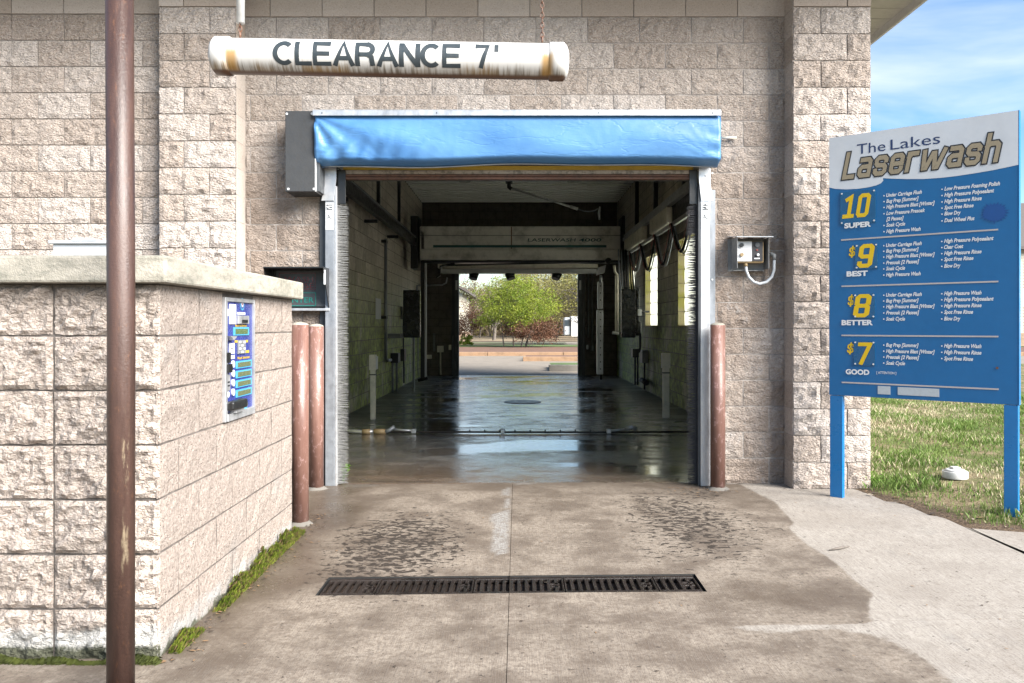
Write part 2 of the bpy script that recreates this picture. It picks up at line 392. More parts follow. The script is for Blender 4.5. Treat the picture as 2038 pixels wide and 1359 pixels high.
def rust_mat(name, cols, streaks=True, scratch=None, flaky=0):
    m = NM(name); x, y, z = m.sep()[:3]
    n = m.noise(9, 7, .7, m.map((1.6, 1.6, .16)))
    c = m.mix(m.ramp(n, .34, .66), cols[0], cols[1])
    c = m.mix(m.ramp(m.noise(60, 6, .8, m.map((1, 1, .4))), .55, .72, 0, .55), c, cols[2])
    if flaky:
        c = m.mix(m.ramp(m.noise(34, 6, .75, m.map((1, 1, .55))), .56, .60, 0, flaky), c, (.60, .40, .38))
    if scratch:
        sx, w_, z0, z1 = scratch
        d = m.math('ABSOLUTE', m.math('SUBTRACT', m.math('ADD', x, m.math('MULTIPLY', m.math('SUBTRACT', m.noise(7, 5, .7), .5), .02)), sx))
        k = m.math('MULTIPLY', m.ramp(d, w_, w_*.5), m.math('MULTIPLY', m.ramp(z, z0, z0+.12), m.ramp(z, z1, z1-.12)))
        k = m.math('MULTIPLY', k, m.ramp(m.noise(16, 6, .75, m.map((1, 1, .2))), .52, .64))
        c = m.mix(m.math('MULTIPLY', k, .6), c, (.55, .45, .30))
    m.bump(m.noise(120, 5, .75), .0015, 1)
    return m.fin(c, m.ramp(n, .3, .7, .26, .50), spec=.5)
M['pole'] = rust_mat('weathered_red_brown_pole', ((.060, .034, .028), (.115, .062, .048), (.24, .115, .06)), scratch=(-1.288, .010, .38, 1.0))
M['bollard'] = rust_mat('faded_red_bollard', ((.19, .095, .075), (.30, .165, .13), (.15, .055, .035)), flaky=.5)
M['chain'] = rust_mat('rusty_chain', ((.16, .07, .04), (.27, .12, .06), (.1, .05, .03)))
M['iron'] = rust_mat('cast_iron', ((.018, .014, .012), (.034, .025, .021), (.06, .035, .025)))

def tubewhite():
    m = NM('rust_streaked_white_tube'); x, y, z = m.sep()[:3]
    # local frame: z from -r to r
    tcn = m.n('ShaderNodeTexCoord').outputs['Object']
    X, Y, Z = m.sep(tcn)[:3]
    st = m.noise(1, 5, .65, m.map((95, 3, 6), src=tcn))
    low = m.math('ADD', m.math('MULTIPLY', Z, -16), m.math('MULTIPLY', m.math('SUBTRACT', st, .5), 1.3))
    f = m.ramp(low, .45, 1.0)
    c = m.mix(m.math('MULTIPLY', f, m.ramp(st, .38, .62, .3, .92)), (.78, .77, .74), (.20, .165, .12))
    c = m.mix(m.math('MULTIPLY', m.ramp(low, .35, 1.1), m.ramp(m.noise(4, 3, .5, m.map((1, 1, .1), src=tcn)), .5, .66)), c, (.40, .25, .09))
    e = m.math('ABSOLUTE', m.math('SUBTRACT', X, .6*.0+.6)); 
    for xx in (.085, 1.115):
        d = m.math('ABSOLUTE', m.math('SUBTRACT', X, xx))
        k = m.math('MULTIPLY', m.ramp(d, .028, .008), m.ramp(m.math('ADD', Z, m.math('MULTIPLY', m.math('SUBTRACT', st, .5), .05)), .018, -.006))
        c = m.mix(m.math('MULTIPLY', k, .85), c, (.50, .27, .045))
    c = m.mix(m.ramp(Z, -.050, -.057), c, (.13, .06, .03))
    return m.fin(c, .35, spec=.5)
M['tube'] = tubewhite()
M['ink'] = plain('faded_black_ink', (.035, .05, .06), .5, 0, .2, 40)

def fabric():
    m = NM('blue_vinyl_fabric')
    n = m.noise(1.6, 5, .6, m.map((1, 1, 2)))
    c = m.mix(m.ramp(n, .35, .7), (.08, .25, .56), (.13, .34, .66))
    c = m.mix(m.ramp(m.noise(9, 7, .7, m.map((1, 1, .4))), .55, .8, 0, .3), c, (.24, .44, .74))
    m.bump(m.math('ADD', m.noise(3.5, 5, .55, m.map((1, 1, 1.8))), m.math('MULTIPLY', m.ramp(m.math('ABSOLUTE', m.math('SUBTRACT', m.noise(2.6, 4, .6, m.map((.6, 1, 1.9), (0, .25, 0))), .5)), 0, .03), .15)), .010, .6)
    return m.fin(c, .42, spec=.45)
M['fabric'] = fabric()
M['sign_blue'] = plain('sign_blue', (.0, .155, .42), .42, 0, .04, 3, 0)
M['sign_post'] = plain('post_blue', (.003, .20, .54), .35, 0, .05, 6, 0)
M['sign_white'] = plain('sign_pale_grey', (.86, .90, .95), .35, 0, .10, 2, 0)
M['sign_yellow'] = plain('sign_yellow', (1.0, .64, .0), .5, 0, .03, 5, 0)
M['sign_letter'] = plain('sign_white_letter', (1, 1, 1), .5, 0, .02, 5, 0)
M['sign_tan'] = plain('sign_khaki', (.44, .36, .235), .5, 0, .08, 14, 0)
M['sign_black'] = plain('sign_black_edge', (.015, .015, .02), .5, 0, .02, 5, 0)
M['sign_navy'] = plain('sign_navy', (.015, .045, .16), .5, 0, .02, 5, 0)
M['sign_plate'] = plain('price_plate_blue', (.0, .12, .30), .25, 0, .03, 5, 0)
M['sign_burst'] = plain('deep_blue_burst', (.0, .085, .34), .5, 0, .03, 5, 0)
M['sign_line'] = plain('pale_rule', (.62, .56, .54), .5, 0, .05, 5, 0)
M['sign_patch'] = plain('blank_pale_patch', (.60, .66, .70), .6, 0, .1, 60, 0)
M['red_dim'] = plain('unlit_red_neon', (.25, .03, .05), .3, 0, .05)
M['green_dim'] = plain('unlit_green_neon', (.03, .32, .27), .3, 0, .05)
M['sticker'] = plain('white_sticker', (.88, .9, .92), .5, 0, .06, 40, 0)

def leafmat(name, a, b, tr=.35, scale=3):
    m = NM(name)
    c = m.mix(m.ramp(m.noise(scale, 4, .6), .3, .7), a, b)
    m.fin(c, .6, spec=.3)
    t = m.n('ShaderNodeBsdfTranslucent'); m.l(m.mix(1.0, c, (.6, .6, .6), 'MULTIPLY'), t.inputs[0]); s = m.n('ShaderNodeMixShader'); s.inputs[0].default_value = tr
    m.l(m.b.outputs[0], s.inputs[1]); m.l(t.outputs[0], s.inputs[2]); m.l(s.outputs[0], m.out.inputs[0]); return m.mat
M['grass'] = leafmat('grass_blades', (.11, .20, .035), (.22, .30, .08), .3, 5)
M['straw'] = leafmat('dry_grass_blades', (.46, .40, .26), (.60, .52, .36), .2, 5)
M['leaf_bright'] = leafmat('fresh_leaves', (.16, .26, .02), (.42, .48, .06), .4, 2)
M['leaf_olive'] = leafmat('sparse_olive_buds', (.25, .25, .05), (.40, .36, .13), .3, 1)
M['leaf_red'] = leafmat('russet_leaves', (.13, .06, .035), (.24, .12, .07), .3, 2)
M['leaf_brown'] = leafmat('brown_twigs', (.22, .165, .11), (.36, .28, .18), .2, 1)
M['weed'] = leafmat('weed_leaves', (.09, .22, .02), (.20, .34, .05), .35, 20)
M['moss'] = leafmat('moss', (.16, .24, .02), (.42, .50, .07), .15, 14)
M['moss_dark'] = leafmat('dark_moss', (.035, .045, .012), (.10, .12, .025), .1, 12)
M['bark'] = plain('grey_bark', (.20, .17, .145), .9, 0, .5, 12, .01, 20)
M['lawn'] = (lambda m: m.fin(m.mix(m.ramp(m.noise(2.5, 7, .7), .36, .62), m.mix(m.ramp(m.noise(40, 5, .7), .3, .7), (.06, .085, .025), (.13, .17, .05)), m.mix(m.ramp(m.noise(50, 5, .7), .3, .7), (.16, .12, .07), (.34, .28, .17))), .95))(NM('patchy_lawn'))
M['verge'] = plain('green_verge', (.10, .17, .03), .95, 0, .4, 2)
M['field'] = plain('dry_field', (.33, .25, .15), .95, 0, .5, .6)
M['mulch'] = plain('red_brown_mulch', (.20, .10, .06), .95, 0, .5, 4)
M['siding'] = plain('pale_siding', (.60, .56, .46), .7, 0, .1, 3)
M['brickwork'] = plain('tan_stone_base', (.42, .29, .20), .9, 0, .4, 8)
M['glass'] = plain('dark_window_glass', (.05, .07, .09), .08, 0, .05, 3, 0)

def glassblock():
    m = NM('frosted_glass_block')
    vo = m.noise(9, 4, .6)
    c = m.mix(m.ramp(vo, .35, .7), (.90, .93, .84), (1, 1, .97))
    t = m.n('ShaderNodeBsdfTranslucent'); m.l(c, t.inputs[0]); s = m.n('ShaderNodeMixShader'); s.inputs[0].default_value = .93
    m.fin(c, .12, spec=.6); m.l(m.b.outputs[0], s.inputs[1]); m.l(t.outputs[0], s.inputs[2]); m.l(s.outputs[0], m.out.inputs[0]); return m.mat
M['glassblock'] = glassblock()

# ---------------------------------------------------------------- text (flat print)
TC = {}
def text_raw(body, bold=0.0, shear=0.0):
    k = (body, bold, shear)
    if k in TC: return TC[k]
    cu = bpy.data.curves.new('t', 'FONT'); cu.body = body; cu.size = 1; cu.offset = bold; cu.shear = shear; cu.resolution_u = 3
    o = bpy.data.objects.new('t', cu); me = o.to_mesh()
    v = [tuple(q.co) for q in me.vertices]; f = [tuple(p.vertices) for p in me.polygons]
    o.to_mesh_clear(); bpy.data.objects.remove(o); bpy.data.curves.remove(cu)
    TC[k] = (v, f); return TC[k]
CAPH = max(v[1] for v in text_raw('H')[0])
def text_to(mb, body, u0, z0, cap, width=None, bold=.0, shear=0.0, fn=None, mi=0):
    v, f = text_raw(body, bold, shear)
    x0 = min(p[0] for p in v); x1 = max(p[0] for p in v)
    sy = cap/CAPH; sx = (width/(x1-x0)) if width else sy
    mb.add([fn(u0+(p[0]-x0)*sx, z0+p[1]*sy) for p in v], f, mi)

# ---------------------------------------------------------------- block laying
CH = 0.2032; BL = 0.4064
from mathutils import noise as mnoise
def block_mesh(name, u, h, d, amp, nx, nz, mat, seed, edge=0.0):
    r = random.Random(seed); mb = MB(); vs = []; fs = []; so_ = r.uniform(0, 90)
    for j in range(nz+1):
        for i in range(nx+1):
            b = (i in (0, nx)) or (j in (0, nz))
            px_, pz_ = u*i/nx, h*j/nz; q_ = mnoise.fractal(Vector(((px_*.85+pz_*.5)*11+so_, (pz_*.85-px_*.5)*19, so_)), .8, 2.0, 4)
            y = -(amp*(.12+.3*r.random()) if b else amp*max(.1, .75+1.15*q_+.25*r.uniform(-1, 1)))
            ex = (r.uniform(-1, 1)*edge if i in (0, nx) else 0)
            vs.append((u*i/nx+ex, y, h*j/nz + (r.uniform(-1, 1)*edge if j in (0, nz) else 0)))
    fs = [(j*(nx+1)+i, j*(nx+1)+i+1, (j+1)*(nx+1)+i+1, (j+1)*(nx+1)+i) for j in range(nz) for i in range(nx)]
    mb.add(vs, fs, 0, False)
    a, b_, c, e = 0, nx, (nz+1)*(nx+1)-1, nz*(nx+1)
    n = len(mb.v); mb.v += [(0, d, 0), (u, d, 0), (u, d, h), (0, d, h)]
    def edgef(idx, q):  # fan ring to back corners
        mb.f.append(tuple(idx)+tuple(q)); mb.m.append(0); mb.sm.append(False)
    edgef([i for i in range(nx, -1, -1)], (n, n+1))
    edgef([e+i for i in range(nx+1)], (n+2, n+3))
    edgef([j*(nx+1) for j in range(nz+1)], (n+3, n))
    edgef([j*(nx+1)+nx for j in range(nz, -1, -1)], (n+1, n+2))
    return mb
MESHES = {}
def lay_wall(parent, name, O, rz, U, z0, rows, amp, mat, holes=(), keep=lambda a, b, c, d: True, drop=lambda a, b, c, d: False,
             shift=0.0, joint=.010, depth=.04, nx=12, nz=6, edge=.0, top=None, stuffname='block_courses', L_=BL, cuts=None, hh=CH):
    far = MB(); pm = wm(parent).inverted(); R = Matrix.Rotation(rz, 4, 'Z'); cnt = 0
    for k in range(rows):
        a = z0+k*hh; b = a+hh
        if top is not None: b = min(b, top)
        off = shift+(L_/2 if k % 2 else 0); us = [0]
        u = off % L_
        if u > .02: us.append(u)
        while u < U-.02:
            u += L_
            if u < U-.02: us.append(u)
        us.append(U)
        if cuts: us = cuts(k)
        segs = [(us[i], us[i+1]) for i in range(len(us)-1)]
        for (h0, h1, hz0, hz1) in holes:
            zc = (a+b)/2
            if hz0 < zc < hz1:
                ns_ = []
                for s0, s1 in segs:
                    if s1 <= h0 or s0 >= h1: ns_.append((s0, s1)); continue
                    if s0 < h0-.02: ns_.append((s0, h0))
                    if s1 > h1+.02: ns_.append((h1, s1))
                segs = ns_
        for s0, s1 in segs:
            if drop(s0, s1, a, b): continue
            uw = s1-s0-joint; hgt = b-a-joint
            if uw < .015 or hgt < .02: continue
            pos = Matrix.Translation((O[0], O[1], 0)) @ R @ Matrix.Translation((s0+joint/2, 0, a+joint/2))
            if keep(s0, s1, a, b):
                var = (cnt*7+k*3) % 9; cnt += 1
                key = (name, mat.name, round(uw, 2), round(hgt, 2), var, amp, nx)
                if key not in MESHES:
                    nxx = max(2, round(nx*uw/.4))
                    ob = block_mesh(name, uw, hgt, depth, amp, nxx, nz, mat, hash(key[2:]) & 0xffff, edge).build(name, mat, parent, local=True)
                    MESHES[key] = ob.data
                else:
                    ob = bpy.data.objects.new(name, MESHES[key]); COL.objects.link(ob); ob.parent = parent
                ob.matrix_basis = pm @ pos
            else:
                bb = block_mesh('x', uw, hgt, depth, amp, 2, 1, mat, cnt+k*97, 0); cnt += 1
                far.add([pos @ Vector(v) for v in bb.v], bb.f)
    if far.v: far.build(stuffname, mat, parent, kind='stuff')

# ================================================================ SETTING
# base ground to the horizon
MB().add([(-900, -300, -.12), (900, -300, -.12), (900, 1500, -.12), (-900, 1500, -.12)], [(0, 1, 2, 3)]).build('ground', M['field'], kind='structure')

# ---- driveway slabs with their stains
def ptsG(l): return np.array([G(a, b) for a, b in l])
def sdist(poly, X, Y):
    n = len(poly); ins = np.zeros(X.shape, bool); d = np.full(X.shape, 1e9)
    for i in range(n):
        x0, y0 = poly[i]; x1, y1 = poly[(i+1) % n]
        c = ((y0 > Y) != (y1 > Y)) & (X < (x1-x0)*(Y-y0)/(y1-y0+1e-12)+x0); ins ^= c
        dx, dy = x1-x0, y1-y0; t = np.clip(((X-x0)*dx+(Y-y0)*dy)/(dx*dx+dy*dy+1e-12), 0, 1)
        d = np.minimum(d, np.hypot(X-x0-t*dx, Y-y0-t*dy))
    return np.where(ins, d, -d)
def sm(v, a, b): t = np.clip((v-a)/(b-a), 0, 1); return t*t*(3-2*t)
POLY_A = np.vstack([ptsG([(1462, 957), (1490, 972), (1545, 1000), (1582, 1040), (1574, 1052), (1610, 1085), (1650, 1108), (1678, 1130), (1700, 1152), (1742, 1182), (1733, 1200), (1735, 1229)]), [(1.49, 3.2), (-6, 3.2), (-6, 7.2), (1.6, 7.2)]])
POLY_B = np.vstack([ptsG([(1445, 1241), (1505, 1250), (1560, 1253), (1600, 1247), (1660, 1246), (1740, 1258), (1800, 1280), (1860, 1315), (1905, 1356)]), [(1.3, 1.0), (-6, 1.0), (-6, 3.6), (.80, 3.6)]])
DRY = [ptsG([(975, 1025), (1000, 1018), (1016, 1012), (1013, 1060), (1008, 1100), (990, 1104), (975, 1090), (985, 1060)]),
       ptsG([(1000, 975), (1018, 968), (1017, 988), (1000, 985)]), ptsG([(1020, 957), (1075, 957), (1072, 963), (1022, 966)]),
       ptsG([(682, 962), (745, 960), (752, 966), (705, 972), (685, 969)]), ptsG([(1005, 994), (1016, 990), (1015, 1010), (1002, 1012)])]
def gel(px, py, rx, ry):
    cx, cy = G(px, py); x1, _ = G(px+rx, py); _, y1 = G(px, py-ry); return cx, cy, abs(x1-cx), abs(y1-cy)
SP = [(gel(790, 1085, 180, 85), 1.0), (gel(900, 1100, 60, 50), .6), (gel(1360, 1035, 150, 75), .95), (gel(1310, 1075, 120, 60), .7), (gel(1480, 1040, 90, 50), .7), (gel(1400, 985, 70, 20), .8)]
def field(X, Y):
    A = sdist(POLY_A, X, Y); B = sdist(POLY_B, X, Y)
    Yj = 3.395+.03*X
    wet = np.where(Y > Yj, sm(A, -.04, .06), sm(B, -.05, .07)*.72)
    wet = np.clip(wet, 0, 1)
    # middle panels less soaked and paler
    X_ = X
    mid = np.exp(-((X-.25)/.55)**2)*sm(Y, 3.3, 3.8)*(1-sm(Y, 5.4, 6.2))
    wet = wet*(1-.30*mid)
    sp = np.zeros(X.shape)
    for (cx, cy, rx, ry), k in SP: sp = np.maximum(sp, k*np.exp(-(((X-cx)/rx)**2+((Y-cy)/ry)**2)**1.5))
    sp = np.maximum(sp, .42*sm(Y, 4.1, 4.5)*(1-sm(Y, 5.9, 6.3))*(A > .02))
    sp = np.maximum(sp, .18*(wet > .3))
    dry = np.zeros(X.shape)
    for p in DRY: dry = np.maximum(dry, sm(sdist(p, X, Y), -.012, .012))
    so = sm(Y, 5.9, 6.6)*(1-sm(np.abs(X), 1.5, 1.9))*.75
    so = np.maximum(so, .95*sm(.40-(X+1.30)+.1*np.sin(Y*5), 0, .3)*sm(Y, 2.8, 3.4)*sm(X, -1.9, -1.3))           # foot of the kiosk
    so = np.maximum(so, .8*np.exp(-(((X+1.25)/.35)**2+((Y-5.3)/.8)**2)))
    so = np.maximum(so, .55*np.exp(-(((X-1.65)/.35)**2+((Y-6.0)/.35)**2))*(A > 0))
    so = np.maximum(so, .5*np.exp(-(((X-.15)/.3)**2+((Y-6.1)/.35)**2)))
    so = np.maximum(so, .55*np.exp(-(((X-1.25)/.45)**2+((Y-3.75)/.25)**2))*(A > .02))
    return wet, sp, dry, so
def slab(x0, x1, v0, v1, shear=.03, hole=None, step=.03, parent=None, mat=None, poly=None):
    nx = max(1, int(round((x1-x0)/step))); nv = max(1, int(round((v1-v0)/step)))
    xs = list(np.linspace(x0, x1, nx+1)); vsn = list(np.linspace(v0, v1, nv+1))
    if hole:
        xs = sorted(set([round(q, 5) for q in xs]+[hole[0], hole[1]])); vsn = sorted(set([round(q, 5) for q in vsn]+[hole[2], hole[3]]))
        xs = [q for q in xs if q in hole[:2] or min(abs(q-hole[0]), abs(q-hole[1])) > .006]
        vsn = [q for q in vsn if q in hole[2:] or min(abs(q-hole[2]), abs(q-hole[3])) > .006]
    xs = np.array(xs); vv = np.array(vsn); XX, VV = np.meshgrid(xs, vv); YY = VV+shear*XX
    ZZ = .0025*np.sin(XX*3.1+1)*np.sin(YY*2.3)
    n0, n1 = XX.shape; idx = np.arange(n0*n1).reshape(n0, n1)
    verts = np.stack([XX, YY, ZZ], -1).reshape(-1, 3).tolist(); faces = []
    for j in range(n0-1):
        for i in range(n1-1):
            if hole and hole[0]-1e-6 <= xs[i] and xs[i+1] <= hole[1]+1e-6 and hole[2]-1e-6 <= vv[j] and vv[j+1] <= hole[3]+1e-6: continue
            faces.append((idx[j, i], idx[j, i+1], idx[j+1, i+1], idx[j+1, i]))
    def skirt(loop):
        m = len(verts)
        for q in loop: a = verts[q]; verts.append([a[0], a[1], -.09])
        for q in range(len(loop)-1): faces.append((loop[q], loop[q+1], m+q+1, m+q))
    skirt(list(idx[0, :])); skirt(list(idx[-1, ::-1])); skirt(list(idx[::-1, 0])); skirt(list(idx[:, -1]))
    me = bpy.data.meshes.new('slab'); me.from_pydata(verts, [], faces); me.materials.append(mat or M['drive'])
    V = np.array(verts); f = field(V[:, 0], V[:, 1])
    for nme, arr in zip(('wet', 'speck', 'dry', 'soak'), f):
        at = me.attributes.new(nme, 'FLOAT', 'POINT'); at.data.foreach_set('value', arr.astype(np.float32))
    o = bpy.data.objects.new('slab', me); COL.objects.link(o); o.parent = parent; return o
drv = empty('driveway', kind='structure', label='stained brushed concrete driveway in front of the wash bay')
J = .005
HOLE = (-.93, .885, 3.795, 4.065)
slab(-4.6, -.040, 3.40, 6.455, hole=(-.93, -.040, 3.795, 4.065), parent=drv)
slab(-.0375, 2.75, 3.40, 6.455, hole=(-.0375, .885, 3.795, 4.065), parent=drv)
slab(-4.6, -.040, 1.2, 3.396, step=.05, parent=drv); slab(-.0375, 2.9, 1.2, 3.396, step=.05, parent=drv)
# right-hand walk beyond the oblique joint
slab(-8, 8, -6, 1.19, step=1.0, shear=0, parent=drv)
MB().box((-8, -6, -.11), (3.4, 6.6, -.03)).build('joint_bed', M['soil'], drv, kind='stuff')
# outer walk panel, bounded by an oblique joint from (1931,1052) to (2038,1105)
a1 = G(1931, 1052); a2 = G(1993, 1080); d = Vector((a2[0]-a1[0], a2[1]-a1[1])).normalized()
def slab_poly(pts):
    mb = MB(); mb.prism([(x, y, -.09) for x, y in pts], (0, 0, .09)); o = mb.build('slab', M['drive'], drv)
    return o
far2 = (a1[0]+d.x*3.2, a1[1]+d.y*3.2)
slab_poly([(a1[0]+.012, a1[1]+.006), (far2[0]+.012, far2[1]), (5.6, far2[1]), (5.6, 4.2), (3.3, 4.82)])
slab_poly([(2.755, 1.2), (2.96, 1.2), (far2[0]+.5, far2[1]-.1), (far2[0], far2[1]), (a1[0], a1[1]), (2.755, 5.05)])

# threshold + bay floor
MB().add([(x, y, .0) for y in (6.47, 20.4) for x in (-2.40, 2.50)]+[(x, y, -.1) for y in (6.47, 20.4) for x in (-2.40, 2.50)],
         [(0, 1, 3, 2), (0, 1, 5, 4)]).build('bay_floor', M['wet'], kind='structure', label='wet dark concrete floor inside the wash bay')

# rear lot, kerbs, verge, road
def sheet(name, x0, x1, y0, y1, z, mat): return MB().add([(x0, y0, z), (x1, y0, z), (x1, y1, z), (x0, y1, z)], [(0, 1, 2, 3)]).build(name, mat, kind='structure')
sheet('rear_parking_lot', -30, 40, 20.41, 33.7, -.005, M['asphalt'])
def kerb(x0, x1, y0, w_, mat, h=.15):
    o = MB()
    n = max(1, int((x1-x0)/3)); st = (x1-x0)/n
    for i in range(n): o.box((x0+i*st+.01, y0, -.1), (x0+(i+1)*st-.01, y0+w_, h))
    return o.build('kerb', mat, None, .015, kind='structure')
kerb(-20, 30, 33.7, .3, M['kerb'])
sheet('mulch_bed', -20, 30, 34.0, 44.0, .10, M['mulch'])
sheet('grass_verge', -20, 30, 44.0, 48.0, .12, M['verge'])
sheet('road', -200, 200, 48.0, 62, .02, M['asphalt'])
sheet('median', -20, 3.2, 53, 55.5, .10, M['verge'])
sheet('far_field', -200, 200, 62, 300, .06, M['field'])
kerb(.18, 9, 28.7, .35, M['kerb']); kerb(.85, 9, 22.4, .3, M['kerb_grey'], .16)
sheet('island_bed', .3, 9, 29.05, 31, .12, M['mulch']); sheet('island_grass', .95, 9, 22.7, 24.5, .13, M['verge'])
sheet('right_street', 12, 200, -20, 33.6, -.02, M['asphalt'])
sheet('left_yard', -40, -2.6, 8, 20.4, -.06, M['lawn'])

# ================================================================ BUILDING
B = empty('car_wash_building', (0, 6.42, 0), label='tan split-face concrete block car wash building with open drive-through bay', cat='building')
WY = 6.42; PY = 6.215
TOPR = 18*CH
# backing (mortar) walls: recessed front wall
ow = 1.49; oh = 13*CH
mb = MB()
for a, b_ in (((-2.16, -ow), (0, 4.3)), ((ow, 2.12), (0, 4.3)), ((-ow, ow), (oh, 4.3))):
    mb.box((a[0], WY, b_[0]-.05), (a[1], WY+.2, b_[1]))
fw = mb.build('front_wall', M['mortar'], B)
# recessed wall blocks: u from -2.14 rightwards
lay_wall(fw, 'split_face_block', (-2.14, WY), 0, 4.25, 0, 18, .014, M['split_stained'], holes=[(2.14-ow, 2.14+ow, 0, oh)],
         shift=(P(705, 0, WY).x+2.14) % BL, edge=.002, depth=.001, keep=lambda a, b, c, d: d > 2.60 or b > 3.4 or a < .85)
lay_wall(fw, 'smooth_block', (-2.14, WY-.012), 0, 4.25, TOPR, 4, .0006, M['smooth'], nx=2, nz=1, depth=.012, top=4.3, joint=.006,
         shift=(P(745, 0, WY).x+2.14) % BL, keep=lambda a, b, c, d: c < TOPR+.1)
# left pilaster and right pilaster
def pilaster(x0, x1, cutsf, side, mats):
    o = MB().box((x0, PY+.004, -.05), (x1, WY+.2, 4.3)).build('pilaster', M['mortar'], B)
    lay_wall(o, 'split_face_block', (x0, PY), 0, x1-x0, 0, 18, .018, M['split'], nx=12, nz=6, edge=.004, depth=.004, cuts=cutsf,
             keep=lambda a, b, c, d: x0 > 0 or c > 1.55)
    lay_wall(o, 'smooth_block', (x0, PY-.012), 0, x1-x0, TOPR, 4, .0006, M['smooth'], nx=2, nz=1, depth=.014, top=4.3, joint=.006, cuts=cutsf, keep=lambda a, b, c, d: c < TOPR+.1)
    if side == 'r':    # face turned to +X
        lay_wall(o, 'return_block', (x1, PY-.012), pi/2, .205, 0, 21, .003, M['smooth'], nx=2, nz=2, depth=.003, joint=.004, top=4.25, cuts=lambda k: [0, .205], keep=lambda a, b, c, d: c > 1.5)
    else:
        lay_wall(o, 'return_block', (x0, WY+.0), -pi/2, .205, 0, 21, .003, M['split'], nx=2, nz=2, depth=.003, joint=.004, top=4.25, cuts=lambda k: [0, .205])
    return o
pilaster(-2.72, -2.13, lambda k: [0, .385, .59] if k % 2 else [0, .19, .59], 'r', None)
pr = pilaster(2.09, 2.68, lambda k: [0, .21, .59] if k % 2 else [0, .41, .59], 'l', None)
# left neighbouring wall
LWY = 6.36
lw = MB().box((-9, LWY+.004, -.05), (-2.725, LWY+.2, 4.3)).build('front_wall', M['mortar'], B)
lay_wall(lw, 'split_face_block', (-9, LWY), 0, 6.275, 0, 18, .016, M['split'], shift=(P(76, 0, LWY).x+9) % BL, edge=.001, depth=.004,
         keep=lambda a, b, c, d: b > 9-4.1 and c > 1.55, joint=.009)
lay_wall(lw, 'smooth_block', (-9, LWY-.010), 0, 6.275, TOPR, 4, .0006, M['smooth'], nx=2, nz=1, depth=.012, top=4.3, shift=(P(24, 0, LWY).x+9) % BL, joint=.006,
         keep=lambda a, b, c, d: b > 9-4.1 and c < TOPR+.1)
# interior side walls
XL, XR, YB = -2.36, 2.46, 20.3
lwi = MB().box((XL-.2, WY+.2, -.05), (XL-.003, YB+.2, 4.5)).build('side_wall', M['mortar_inner'], B)
lay_wall(lwi, 'smooth_block', (XL, WY+.2), pi/2, YB-WY-.2, 0, 21, .002, M['inner'], nx=1, nz=1, depth=.004, joint=.012,
         keep=lambda a, b, c, d: 4.0 < a < 7.2 and d < 3.9)
WIN = [(11.15, 12.56), (14.4, 15.78), (17.0, 18.2)]; WZ0, WZ1 = 6*CH+.02, 12*CH+.10
mb = MB(); ys = [WY+.2]+[q for w_ in WIN for q in w_]+[YB+.2]
for i in range(0, len(ys), 2): mb.box((XR+.003, ys[i], -.05), (XR+.2, ys[i+1], 4.5))
for a, b_ in WIN:
    mb.box((XR+.003, a, -.05), (XR+.2, b_, WZ0)); mb.box((XR+.003, a, WZ1), (XR+.2, b_, 4.5))
rwi = mb.build('side_wall', M['mortar_inner'], B)
lay_wall(rwi, 'smooth_block', (XR, YB), -pi/2, YB-WY-.2, 0, 21, .002, M['inner'], nx=1, nz=1, depth=.004, joint=.012,
         holes=[(YB-b_, YB-a, WZ0-.08, WZ1+.08) for a, b_ in WIN], keep=lambda a, b, c, d: YB-14.2 < a < YB-10.7 and d < 3.9)
for a, b_ in WIN:
    wv = MB().box((XR+.105, a, WZ0), (XR+.12, a+.004, WZ1)).build('window', M['mortar'], B)
    cols = 7; rows_ = 6; cw = (b_-a)/cols; rh = (WZ1-WZ0)/rows_
    base = MB().box((0, 0, 0), (.07, cw-.012, rh-.012)).build('glass_block', M['glassblock'], wv, .01, local=True)
    for i in range(cols):
        for j in range(rows_):
            q = base if i == j == 0 else base.copy()
            if q is not base: COL.objects.link(q)
            q.matrix_basis = wm(wv).inverted() @ Matrix.Translation((XR+.10, a+i*cw+.006, WZ0+j*rh+.006))
    mb = MB()
    for i in range(cols+1): mb.box((XR+.115, a+i*cw-.006, WZ0), (XR+.155, a+i*cw+.006, WZ1))
    for j in range(rows_+1): mb.box((XR+.117, a, WZ0+j*rh-.006), (XR+.153, b_, WZ0+j*rh+.006))
    mb.build('joint_grid', M['mortar'], wv)
    mb = MB()
    nb = 6; hh_ = (WZ1-WZ0)/nb
    for j in range(nb):
        for yy in (a-.001, b_-.011): mb.box((XR+.001, yy, WZ0+j*hh_+.004), (XR+.099, yy+.012, WZ0+(j+1)*hh_-.004))
    mb.box((XR-.01, a, WZ0-.02), (XR+.1, b_, WZ0+.004)); mb.box((XR, a, WZ1-.004), (XR+.1, b_, WZ1+.008))
    mb.build('reveal', M['reveal'], wv)
# rear wall
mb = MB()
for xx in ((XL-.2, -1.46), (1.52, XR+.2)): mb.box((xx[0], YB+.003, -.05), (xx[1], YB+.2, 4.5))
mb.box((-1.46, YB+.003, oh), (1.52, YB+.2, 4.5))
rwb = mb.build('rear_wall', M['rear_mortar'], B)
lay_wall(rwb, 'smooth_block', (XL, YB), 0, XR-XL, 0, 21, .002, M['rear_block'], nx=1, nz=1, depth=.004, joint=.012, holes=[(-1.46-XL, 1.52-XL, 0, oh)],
         keep=lambda a, b, c, d: a < .75 and d < 2.7)
